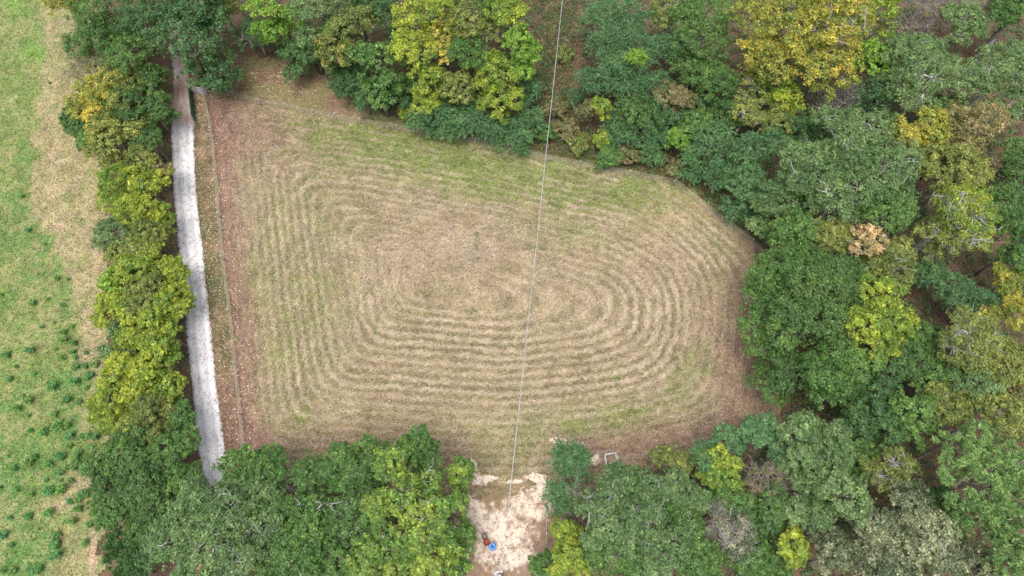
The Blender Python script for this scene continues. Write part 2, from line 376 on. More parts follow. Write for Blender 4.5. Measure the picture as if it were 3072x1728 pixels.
def clear_keep(P):
    a, ox, oy = sand_mask(P); e = sdf_poly(P, CLEAR) + (fbm(P[:, 0], P[:, 1], 1.0, 195) - .5) * 1.5
    return (e > 0) & ((oy + (fbm(P[:, 0], P[:, 1], 1.6, 199) - .5) * 150 > 1245) | (a + (fbm(P[:, 0], P[:, 1], .9, 181, 4) - .5) * 1.1 + (vnoise(P[:, 0], P[:, 1], .13, 187) - .5) * .6 > .5))
gmesh('sandy_clearing', sx_, sy_, clear_keep, lambda P: .165 + .02 * fbm(P[:, 0], P[:, 1], .6, 183), clear_col, M_SAND)

# pasture
px_ = np.concatenate([[-400, -200, -120, -90], np.arange(-76, -27, .25)]); py_ = np.concatenate([[-300, -120, -60, -30], np.arange(-8, 80, .25), [120, 250, 500]])
PEDGE = np.array([(330, -200), (330, 0), (310, 130), (300, 250), (330, 400), (330, 600), (318, 850), (330, 1100), (340, 1300), (320, 1500), (300, 1728), (300, 2200)], float)
PASTURE = np.concatenate([px(*PEDGE.T)[:, :2], [[-30, -40], [-30, -400], [-500, -400], [-500, 600], [-40, 600], [-40, 100]]])
def past_col(P):
    ox, oy = to_ov(np.column_stack([P, np.zeros(len(P))])); x, y = P.T
    ox = np.clip(ox, -50, 400); oy = np.clip(oy, -200, 1700)
    n = lambda s, k: fbm(x, y, s, k)
    gr = np.array([.185, .25, .085]); g2 = np.array([.13, .235, .075]); pale = np.array([.36, .33, .18]); tan = np.array([.40, .325, .215]); bare = np.array([.48, .36, .27])
    def mixin(c, col, w): w = np.clip(w, 0, 1)[:, None]; return c * (1 - w) + col * w
    c = np.repeat(gr[None], len(P), 0)
    c = mixin(c, g2, smooth(.4, .65, n(4., 201)) * .7 + smooth(700, 1300, oy) * .4)
    c = mixin(c, pale, smooth(.42, .62, n(.7, 203) * .6 + n(2.5, 205) * .4) * .5)
    edge = np.interp(oy, [0, 200, 340, 480, 600, 710, 820, 900, 1100, 1300, 1449], [112, 112, 95, 85, 130, 165, 190, 225, 215, 160, 120])
    w = smooth(-16, 16, ox - edge + (n(2.5, 207) - .5) * 80) * np.interp(oy, [0, 300, 880, 1000, 1200, 1449], [.62, .8, .8, .3, .25, .45])
    tt = tan * (.75 + .5 * n(.6, 209))[:, None]
    w = np.clip(w, 0, 1)[:, None]; c = c * (1 - w) + tt * w
    c = mixin(c, gr * 1.05, w[:, 0] * smooth(.52, .68, n(1.1, 211)) * .6)
    bb = blob(ox, oy, 160, 570, 26, 10, -8) * 1.1 + blob(ox, oy, 124, 90, 5, 80) * .8 + blob(ox, oy, 135, 420, 8, 70) * .6 + blob(ox, oy, 215, 900, 30, 40) * .6 + blob(ox, oy, 245, 700, 8, 140) * .5
    bb = bb + blob(ox, oy, 235, 1400, 14, 60) * 1.1 + blob(ox, oy, 170, 1270, 60, 25) * .6 + blob(ox, oy, 210, 1220, 50, 30) * .6
    c = mixin(c, bare, bb * (.4 + n(.7, 213)))
    c = mixin(c, np.array([.20, .33, .09]), blob(ox, oy, 90, 135, 34, 26) * 1.0 + blob(ox, oy, 35, 15, 25, 22) * .8)
    return c * .79 * (.6 + .8 * (n(.45, 215) * .6 + n(1.3, 217) * .4))[:, None]
gmesh('pasture', px_, py_, lambda P: sdf_poly(P, PASTURE) + (fbm(P[:, 0], P[:, 1], 1.2, 221) - .5) * 2.0 > 0,
      lambda P: .04 + .07 * fbm(P[:, 0], P[:, 1], .5, 223), past_col, M_PAST)

# ------------------------------------------------------------------ loose growth and litter (uncountable)
def quads(C, A, B):
    """diamond leaf from centre, half length vector, half width vector"""
    n = len(C); V = np.stack([C - A, C - B * 1.0 + A * .05, C + A, C + B + A * .05], 1).reshape(-1, 3)
    return V, np.arange(n * 4).reshape(n, 4)
def tris(C, A, B):
    n = len(C); V = np.stack([C - A * .75 - B, C + A * 1.05, C - A * .75 + B], 1).reshape(-1, 3)
    return V, np.arange(n * 3).reshape(n, 3)
def strips(C, A, B):
    n = len(C); V = np.stack([C - A - B, C + A - B, C + A + B, C - A + B], 1).reshape(-1, 3)
    return V, np.arange(n * 4).reshape(n, 4)
def rand_axes(r, n, tilt):
    a = r.random(n) * 2 * math.pi
    A = np.stack([np.cos(a), np.sin(a), r.normal(0, tilt, n)], 1); A /= np.linalg.norm(A, axis=1, keepdims=True)
    B = np.stack([-np.sin(a), np.cos(a), r.normal(0, tilt, n)], 1); B /= np.linalg.norm(B, axis=1, keepdims=True)
    return a, A, B
def in_field(n, seed):
    r = np.random.default_rng(seed); P = np.stack([r.uniform(-36, 24, n), r.uniform(8, 54, n)], 1)
    return r, P[sdf_poly(P, FIELD) > .1]
# hay lying in the windrows
r, P = in_field(150000, 301)
s, cl, ox, oy = stripe_info(P)
keep = r.random(len(P)) < (.22 + .95 * s * cl + .25 * (1 - cl) * smooth(.45, .6, fbm(P[:, 0], P[:, 1], .8, 303)))
P = P[keep]; n = len(P); a, A, B = rand_axes(r, n, .18)
e = .25
gx = sd_at(P + [e, 0]) - sd_at(P - [e, 0]); gy = sd_at(P + [0, e]) - sd_at(P - [0, e])
tan_a = np.arctan2(gy, gx) + math.pi / 2 + r.normal(0, .75, n)
A = np.stack([np.cos(tan_a), np.sin(tan_a), r.normal(0, .12, n)], 1); B = np.stack([-np.sin(tan_a), np.cos(tan_a), r.normal(0, .4, n)], 1)
z = field_z(P) + .012 + r.random(n) * .035
L = r.uniform(.09, .27, n)[:, None]; W = r.uniform(.012, .032, n)[:, None]
V, F = strips(np.column_stack([P, z]), A * L, B * W)
c = field_col(P) * 1.25 * r.uniform(.6, 1.35, (n, 1)); w = (r.random((n, 1)) < .4) * .55
c = c * (1 - w) + np.array([.46, .375, .28]) * w
tag(mesh('cut_hay', V, F, M_DRY, fcol=c), 'pale cut hay lying in rows over the mown field', 'hay', kind='stuff')
# short green blades standing between the rows
r, P = in_field(110000, 311)
col = field_col(P); keep = r.random(len(P)) < np.clip((col[:, 1] - col[:, 0]) * 9 + .28, .1, 1); P = P[keep]; col = col[keep]; n = len(P)
a, A, B = rand_axes(r, n, .1); A = A * .7 + np.array([0, 0, .8]); L = r.uniform(.05, .11, n)[:, None]
V, F = tris(np.column_stack([P, field_z(P) + .05]), A * L, B * L * .3)
tag(mesh('short_grass', V, F, M_LEAF, fcol=col * r.uniform(.55, 1.25, (n, 1)) * np.array([.9, 1.12, .8])), 'short green grass growing between the hay rows', 'grass', kind='stuff')
# pasture grass tufts
r = np.random.default_rng(321); n = 120000
P = np.stack([r.uniform(-74, -27, n), r.uniform(-8, 78, n)], 1); P = P[sdf_poly(P, PASTURE) > -.2]
ox, oy = to_ov(np.column_stack([P, np.zeros(len(P))])); P = P[(ox > -30) & (oy > -40) & (oy < 1500)]; n = len(P)
a, A, B = rand_axes(r, n, .2); A = A * .8 + np.array([0, 0, .7]); L = r.uniform(.06, .17, n)[:, None]
V, F = tris(np.column_stack([P, .09 + r.random(n) * .05]), A * L, B * L * .4)
tag(mesh('pasture_tufts', V, F, M_LEAF, fcol=past_col(P) * r.uniform(.6, 1.45, (n, 1)) * np.array([1.0, 1.08, .85])), 'ragged tufts of pasture grass beyond the tree row', 'grass', kind='stuff')
# fallen leaves
r = np.random.default_rng(331); n = 110000
P = np.stack([r.uniform(-42, 24, n), r.uniform(2, 60, n)], 1); P = P[sdf_poly(P, SHEET) > 0]
ox, oy = to_ov(np.column_stack([P, np.zeros(len(P))])); dl = ox - lf_x(oy)
den = .03 + .60 * np.exp(-(np.clip(dl, 0, None) / 60.) ** 2) * (dl > -95) + .25 * np.exp(-(np.clip(dl, 0, None) / 260.) ** 2) + blob(ox, oy, 700, 190, 120, 60) * .4 + blob(ox, oy, 1800, 1110, 200, 60) * .2
den *= np.where(sdf_poly(P, ROAD) > .1, .35, 1)
P = P[r.random(len(P)) < den]; n = len(P)
a, A, B = rand_axes(r, n, .35); L = r.uniform(.04, .085, n)[:, None]
z = np.where(sdf_poly(P, ROAD) > -.3, .215, field_z(P) + .03)
Q = np.stack([r.uniform(-7, 13, 16000), r.uniform(-4, 18, 16000)], 1); Q = Q[(sdf_poly(Q, CLEAR) > 0) & (r.random(len(Q)) < .12 + .55 * smooth(.45, .62, fbm(Q[:, 0], Q[:, 1], 1.2, 351)))]
m0 = n; P = np.concatenate([P, Q]); n = len(P); a2, A2, B2 = rand_axes(r, len(Q), .35); A = np.concatenate([A, A2]); B = np.concatenate([B, B2]); L = np.concatenate([L, r.uniform(.035, .08, (len(Q), 1))]); z = np.concatenate([z, np.full(len(Q), .20)])
pal = np.array([[.30, .16, .10], [.24, .13, .09], [.38, .22, .13], [.60, .48, .32], [.66, .56, .44], [.20, .11, .08]])
k = r.choice(6, n, p=[.26, .2, .18, .16, .13, .07]); k[m0:] = r.choice([0, 1, 5], n - m0)
V, F = quads(np.column_stack([P, z]), A * L, B * L * .8)
tag(mesh('fallen_leaves', V, F, M_LITTER, fcol=pal[k] * r.uniform(.8, 1.25, (n, 1))), 'brown and pale fallen leaves scattered along drive, fence and clearing', 'leaves', kind='stuff')
# loose stones on the drive
r = np.random.default_rng(341); n = 14000
P = np.stack([r.uniform(-44, -22, n), r.uniform(-2, 60, n)], 1); P = P[sdf_poly(P, ROAD) > .05]; n = len(P)
o8 = np.array([[1, 0, 0], [0, 1, 0], [-1, 0, 0], [0, -1, 0], [0, 0, .7], [0, 0, -.7]]); f8 = np.array([(0, 1, 4), (1, 2, 4), (2, 3, 4), (3, 0, 4), (1, 0, 5), (2, 1, 5), (3, 2, 5), (0, 3, 5)])
V = (o8[None] * r.uniform(.6, 1.3, (n, 6, 1)) * r.uniform(.018, .05, (n, 1, 1))) + np.column_stack([P, np.full(n, .205)])[:, None]
F = (f8[None] + (np.arange(n) * 6)[:, None, None]).reshape(-1, 3)
c = np.repeat(np.array([.72, .70, .72])[None] * r.uniform(.45, 1.3, (n, 1)), 8, 0)
tag(mesh('loose_gravel', V.reshape(-1, 3), F, M_LITTER, fcol=c), 'loose pale stones scattered over the gravel drive', 'gravel', kind='stuff')

# woodland undergrowth and weedy scrub
def undergrowth(name, label, regions, n_clump, per, size, pal, zmax, leaf, seed, aspect=.45):
    r = np.random.default_rng(seed); C = []
    polys = [POLY(q) for q in regions]; areas = np.array([np.ptp(p[:, 0]) * np.ptp(p[:, 1]) for p in polys])
    for p, a in zip(polys, areas):
        m = int(n_clump * a / areas.sum()); q = np.stack([r.uniform(p[:, 0].min(), p[:, 0].max(), m), r.uniform(p[:, 1].min(), p[:, 1].max(), m)], 1)
        C.append(q[sdf_poly(q, p) > 0])
    C = np.concatenate(C); m = len(C); h = r.uniform(.25, 1, m) ** 1.5 * zmax
    cc = np.array(pal)[r.integers(0, len(pal), m)]
    D = r.normal(0, 1, (m, per, 3)); D /= np.linalg.norm(D, axis=2, keepdims=True)
    D[..., 2] = np.abs(D[..., 2]); rad = (size * r.uniform(.6, 1.3, m))[:, None, None] * r.random((m, per, 1)) ** .5
    Q = np.concatenate([C, np.zeros((m, 1))], 1)[:, None] + D * rad * np.concatenate([np.ones((m, 1, 2)), (h / size)[:, None, None]], 2); Q[..., 2] += .08
    Q = Q.reshape(-1, 3); n = len(Q); a, A, B = rand_axes(r, n, .5); Lf = leaf * r.uniform(.6, 1.3, (n, 1))
    V, F = tris(Q, A * Lf, B * Lf * aspect)
    return tag(mesh(name, V, F, M_LEAF, fcol=np.repeat(cc, per, 0) * r.uniform(.6, 1.4, (n, 1))), label, 'undergrowth', kind='stuff')
W_TOP = [(600, -60), (1370, -60), (1370, 340), (1000, 290), (880, 210), (640, 120)]
W_RT = [(1450, -60), (2640, -60), (2640, 1500), (1400, 1500), (1430, 1200), (1900, 1140), (2000, 1000), (1950, 800), (1960, 640), (1720, 420), (1480, 340)]
W_BOT = [(560, 1240), (1150, 1230), (1170, 1500), (600, 1500)]
W_ROW = [(300, 0), (420, 0), (430, 300), (420, 700), (440, 1000), (470, 1300), (500, 1500), (300, 1500), (320, 1100), (310, 700), (330, 400)]
undergrowth('woodland_undergrowth', 'dark leafy undergrowth covering the floor of the wood', [W_TOP, W_RT, W_BOT], 8000, 18, .9,
            [(.09, .16, .055), (.12, .185, .06), (.075, .15, .065), (.16, .18, .065), (.16, .11, .075), (.10, .19, .07)], 2.2, .19, 401)
undergrowth('hedge_bottom', 'low leafy growth under the tree row along the drive', [W_ROW], 1100, 22, .7,
            [(.10, .16, .045), (.18, .20, .05), (.14, .19, .05), (.18, .12, .08)], 1.3, .14, 402)
undergrowth('clearing_scrub', 'brown and green weeds in the power line clearing and along the fence', [[(1375, -60), (1455, -60), (1440, 250), (1470, 330), (1700, 400), (1700, 452), (1300, 372), (1340, 300), (1365, 150)], [(1690, 420), (1720, 400), (1935, 600), (1910, 618), (1800, 540)]], 5000, 20, .6,
            [(.20, .13, .08), (.17, .105, .07), (.26, .20, .10), (.13, .19, .055), (.18, .21, .06), (.10, .17, .06), (.12, .20, .06), (.30, .25, .14), (.09, .17, .07)], 1.3, .15, 403, .32)
undergrowth('fence_weeds', 'thin weeds growing along the foot of the wire fence', [[(900, 292), (1000, 312), (1300, 366), (1690, 452), (1690, 470), (1300, 388), (1000, 332), (900, 312)]], 700, 20, .4,
            [(.13, .16, .05), (.20, .14, .08), (.09, .13, .04)], .5, .09, 404, .3)

# ------------------------------------------------------------------ trees
PAL = {  # two leaf colours each: darker green leaf, turned or young leaf
 'G': ((.080, .162, .045), (.142, .232, .062)), 'D': ((.066, .150, .050), (.115, .210, .066)), 'M': ((.086, .185, .046), (.165, .275, .066)),
 'K': ((.110, .215, .046), (.310, .390, .068)), 'Y': ((.160, .255, .038), (.385, .425, .052)), 'O': ((.20, .255, .045), (.53, .43, .075)),
 'L': ((.150, .29, .036), (.28, .41, .060)), 'S': ((.122, .208, .076), (.235, .325, .125)), 'V': ((.105, .148, .068), (.40, .41, .25)),
 'F': ((.082, .190, .074), (.165, .295, .118)), 'P': ((.140, .255, .085), (.285, .400, .140)), 'W': ((.150, .200, .050), (.315, .335, .085)),
 'T': ((.22, .21, .08), (.60, .44, .24)), 'B': ((.16, .18, .065), (.30, .24, .12)), 'R': ((.14, .20, .055), (.40, .34, .085))}
STAT = [0, 0]
def norm(v): return v / (np.linalg.norm(v, axis=-1, keepdims=True) + 1e-9)
def y_row(x): return x < 470
def make_tree(i, x, y, rpx, zc, kind, pal, label, catg, group, name, dens=1.0, mixb=.3, tall=1.0, branches=0):
    r = np.random.default_rng(9000 + i * 17)
    C = ov(x, y, zc); R = rpx * (1.0 if y_row(x) else 1.10) * depth_at(x, y, zc) / (FPX / K)
    hz = min(R * .95 * tall, zc * .92)
    bl = r.normal(0, .25, 2) * min(1, zc / 6); base = np.array([C[0] + bl[0], C[1] + bl[1], 0.])
    top = np.array([C[0], C[1], zc + hz * .55])
    root = empty(name, base); tag(root, label, catg, group)
    # ---- lobes carried by the limbs
    conif = kind in ('pine',)
    nl = {'oak': 7, 'maple': 6, 'feather': 7, 'pine': 11, 'bare': 8, 'sparse': 7}[kind] + 2 + int(R > 3.6) * 3
    az = (np.arange(nl) + r.uniform(-.35, .35, nl)) * 2 * math.pi / nl * 1.0 + r.random() * 6.3
    el = r.uniform(-.45, .75, nl); rad = R * r.uniform(.40, .82, nl)
    LC = np.stack([np.cos(az) * rad * np.sqrt(1 - .3 * np.abs(el)), np.sin(az) * rad * np.sqrt(1 - .3 * np.abs(el)), el * hz * .75], 1)
    LC[0] = [r.normal(0, .1) * R, r.normal(0, .1) * R, hz * .52]; LR = R * r.uniform(.30, .50, nl); LR[0] = R * .46
    for q_ in (1, 2, 3): LC[q_] = [r.normal(0, .3) * R, r.normal(0, .3) * R, hz * r.uniform(.1, .45)]
    LC = LC + (C); 
    LC[:, 2] = np.maximum(LC[:, 2], .45)
    # ---- clumps over the lobes
    cr = {'oak': .40, 'maple': .46, 'feather': .55, 'pine': .50, 'bare': .5, 'sparse': .42}[kind]
    cr *= np.clip(R / 3.2, .65, 1.25)
    dn = {'oak': 1.0, 'maple': .74, 'feather': .85, 'pine': .68, 'bare': .5, 'sparse': .5}[kind] * dens
    CC, CL, CD = [], [], []
    for k in range(nl):
        m = max(5, int(3.75 * dn * (LR[k] / cr) ** 2)); d = norm(r.normal(0, 1, (m, 3))); d[:, 2] = np.where(d[:, 2] < -.15, -d[:, 2], d[:, 2])
        q = LC[k] + d * LR[k] * (r.uniform(.6, 1.12, (m, 1)) + (r.random((m, 1)) < .12) * r.uniform(.1, .45, (m, 1))) * [1, 1, .85]
        dd = np.linalg.norm((q[:, None] - LC[None]) / LR[None, :, None], axis=2); dd[:, k] = 9
        ok = (dd.min(1) > .72) & (q[:, 2] > .25)
        CC.append(q[ok]); CL.append(np.full(ok.sum(), k)); CD.append(d[ok])
    CC = np.concatenate(CC); CL = np.concatenate(CL); CD = np.concatenate(CD); m = len(CC)
    if m == 0: CC = LC.copy(); CL = np.arange(nl); CD = np.repeat([[0, 0, 1.]], nl, 0); m = nl
    crr = cr * r.uniform(.6, 1.35, m)
    # ---- wood
    Tn = 5; tt = np.linspace(0, 1, Tn)[:, None]; tr = base * (1 - tt) + top * tt; tr[1:-1, :2] += r.normal(0, .05 * R, (Tn - 2, 2))
    r0 = np.clip(.042 * R + .008 * zc, .05, .30)
    tv = tr - base
    tube = path(tv, np.linspace(r0 * 1.15, r0 * .3, Tn), 8)
    bark = {'pine': M_PINEB, 'bare': M_DEAD}.get(kind, M_PALE if branches else M_BARK)
    mesh('trunk', tube[0], tube[1], bark, root, smooth=True)
    fr = np.clip((LC[:, 2] - hz * .55) / top[2], .15, .92); st = np.stack([np.interp(fr * (1 - 0), tt[:, 0], tr[:, a]) for a in range(3)], 1)
    mid = (st + LC) / 2 + r.normal(0, .07 * R, (nl, 3)) + [0, 0, .05 * R]
    rl = r0 * .45
    segs = [tubes(st - base, mid - base, rl, rl * .75, 6), tubes(mid - base, LC - base, rl * .75, rl * .45, 6)]
    tw = r.random(m) < (.95 if kind == 'bare' else .6 if kind == 'sparse' else .10); q0 = LC[CL[tw]]; q1 = CC[tw] + norm(CC[tw] - LC[CL[tw]]) * (.15 if kind in ('bare', 'sparse') else -.1)
    if tw.any():
        qm = (q0 + q1) / 2 + r.normal(0, .07 * R, q0.shape)
        tr_ = .022 + .004 * R
        segs += [tubes(q0 - base, qm - base, tr_ * 1.25, tr_, 3), tubes(qm - base, q1 - base, tr_, tr_ * .5, 3)]
        if kind == 'bare':
            for rep in range(5):
                qa = qm * (1 - .4) + q1 * .4; qb = q1 + r.normal(0, .22 * R, q1.shape); segs.append(tubes(qa - base, qb - base, .020, .010, 3))
                qc = qb + r.normal(0, .13 * R, q1.shape); segs.append(tubes(qb - base, qc - base, .013, .007, 3))
    wv, wf = cat_parts(segs); mesh('limbs', wv, wf, bark, root)
    STAT[1] += len(wf) * 2
    if branches:      # bare pale boughs standing through the leaves
        for bq in range(branches):
            sg = []; k = r.integers(0, nl); d = norm(np.array([r.normal(), r.normal(), abs(r.normal()) * .8 + .35]))
            p = LC[k] + d * LR[k] * .72; dirn = norm(d * .5 + r.normal(0, .6, 3) + np.array([0, 0, .15])); rr = r.uniform(.035, .062) * np.clip(R / 3, .8, 1.3)
            for stp in range(5):
                p2 = p + dirn * r.uniform(.25, .5) * R * .30; sg.append(tubes(p - base, p2 - base, rr, rr * .8, 5))
                if r.random() < .75:
                    f = norm(dirn + r.normal(0, .7, 3)); p3 = p2 + f * R * r.uniform(.1, .26); sg.append(tubes(p2 - base, p3 - base, rr * .6, rr * .3, 4))
                    p4 = p3 + norm(f + r.normal(0, .6, 3)) * R * .12; sg.append(tubes(p3 - base, p4 - base, rr * .35, rr * .2, 3))
                p = p2; dirn = norm(dirn + r.normal(0, .38, 3)); rr *= .8
                out = np.linalg.norm((p - LC[k])) / LR[k]
                if out > 1.12: dirn = norm(dirn - norm(p - LC[k]) * .8)
            bv, bf = cat_parts(sg); mesh('bough', bv, bf, M_PALE, root); STAT[1] += len(bf) * 2
    # ---- leaves
    if kind == 'bare':
        lpc = int(6 * mixb * 10)
    else:
        lpc = {'oak': 36, 'maple': 38, 'feather': 34, 'pine': 56, 'sparse': 27}[kind]
    if lpc < 1: return root
    nL = np.maximum(4, (lpc * (crr / cr) ** 2).astype(int)); ci = np.repeat(np.arange(m), nL); n = len(ci)
    d = norm(r.normal(0, 1, (n, 3)) + np.array([0, 0, .35]) + CD[ci] * .45)
    up = np.array([0, 0, 1.])
    if kind == 'pine':
        tip = CC[ci] + d * crr[ci][:, None] * r.uniform(.45, 1.0, (n, 1)) * [1, 1, .8]
        A = norm(d + r.normal(0, .25, (n, 3))); Bv = norm(np.cross(A, r.normal(0, 1, (n, 3)))); P = tip - A * .12
        Lf = r.uniform(.13, .24, (n, 1)); Wd = Lf * .24
    elif kind == 'feather':
        # drooping sprays: leaves strung along arching fronds
        fa = r.random(m * 5) * 6.283; fd = np.stack([np.cos(fa), np.sin(fa), r.uniform(.0, .55, m * 5)], 1)
        fi = ci * 5 + r.integers(0, 5, n); t = r.random((n, 1)); ln = crr[ci][:, None] * 1.55
        P = CC[ci] + fd[fi] * ln * t + up * (-.55 * ln * t * t) + r.normal(0, .05, (n, 3))
        A = norm(fd[fi] + up * (-.9 * t) + r.normal(0, .45, (n, 3))); nn = norm(up + r.normal(0, .5, (n, 3))); Bv = norm(np.cross(A, nn))
        Lf = r.uniform(.08, .17, (n, 1)); Wd = Lf * .34
    else:
        u = r.random((n, 1)) ** .5 + (r.random((n, 1)) < .10) * r.uniform(0, .7, (n, 1))
        P = CC[ci] + d * crr[ci][:, None] * u * [1, 1, .75]
        nn = norm(d * .55 + CD[ci] * .35 + up * .55 + r.normal(0, .45, (n, 3))); A = norm(np.cross(nn, r.normal(0, 1, (n, 3)))); Bv = np.cross(nn, A)
        sz = {'oak': .099, 'maple': .117, 'sparse': .10, 'bare': .085}[kind]
        Lf = sz * r.uniform(.65, 1.4, (n, 1)); Wd = Lf * {'oak': .62, 'maple': .78, 'sparse': .6, 'bare': .6}[kind]
    V, F = tris(P - base, A * Lf, Bv * Wd)
    c0, c1 = np.array(PAL[pal][0]), np.array(PAL[pal][1])
    lobe_t = r.normal(0, .26, nl); cl_t = r.normal(0, .24, m)
    t = np.clip(mixb + lobe_t[CL[ci]] + cl_t[ci] + r.normal(0, .20, n), 0, 1)[:, None]
    col = (c0 * (1 - t) + c1 * t) * np.clip(r.lognormal(0, .28, (n, 1)), .45, 1.9) * (r.uniform(.8, 1.2, m)[ci])[:, None]
    mesh('crown', V, F, M_NEEDLE if kind == 'pine' else M_LEAF, root, fcol=col); STAT[0] += n
    return root

PLACE = {'row': 'in the row along the drive', 'gate': 'between gate and power line clearing', 'line': 'beside the power line clearing',
 'deep': 'deep in the wood', 'edge': 'at the field end', 'sl': 'between drive and sandy clearing', 'sr': 'past the sandy clearing'}
KINDNAME = {'oak': 'broadleaf_tree', 'maple': 'broadleaf_tree', 'feather': 'feathery_shrub', 'pine': 'pine_tree', 'bare': 'dead_tree', 'sparse': 'thin_tree'}
LOOK = {'K': 'fresh light green', 'G': 'green', 'D': 'dark blue-green', 'M': 'mid-green', 'Y': 'yellow-green', 'O': 'golden-orange', 'L': 'lime green', 'S': 'grey-green', 'V': 'silvery olive', 'F': 'blue-green', 'P': 'pale green', 'W': 'olive', 'T': 'tan', 'B': 'brownish-green', 'R': 'rusty-tinged green'}
SHAPE = {'oak': 'fine-leaved tree', 'maple': 'clumpy-leaved tree', 'feather': 'feathery shrub', 'pine': 'tufted pine', 'bare': 'twiggy tree', 'sparse': 'thin-leaved tree'}
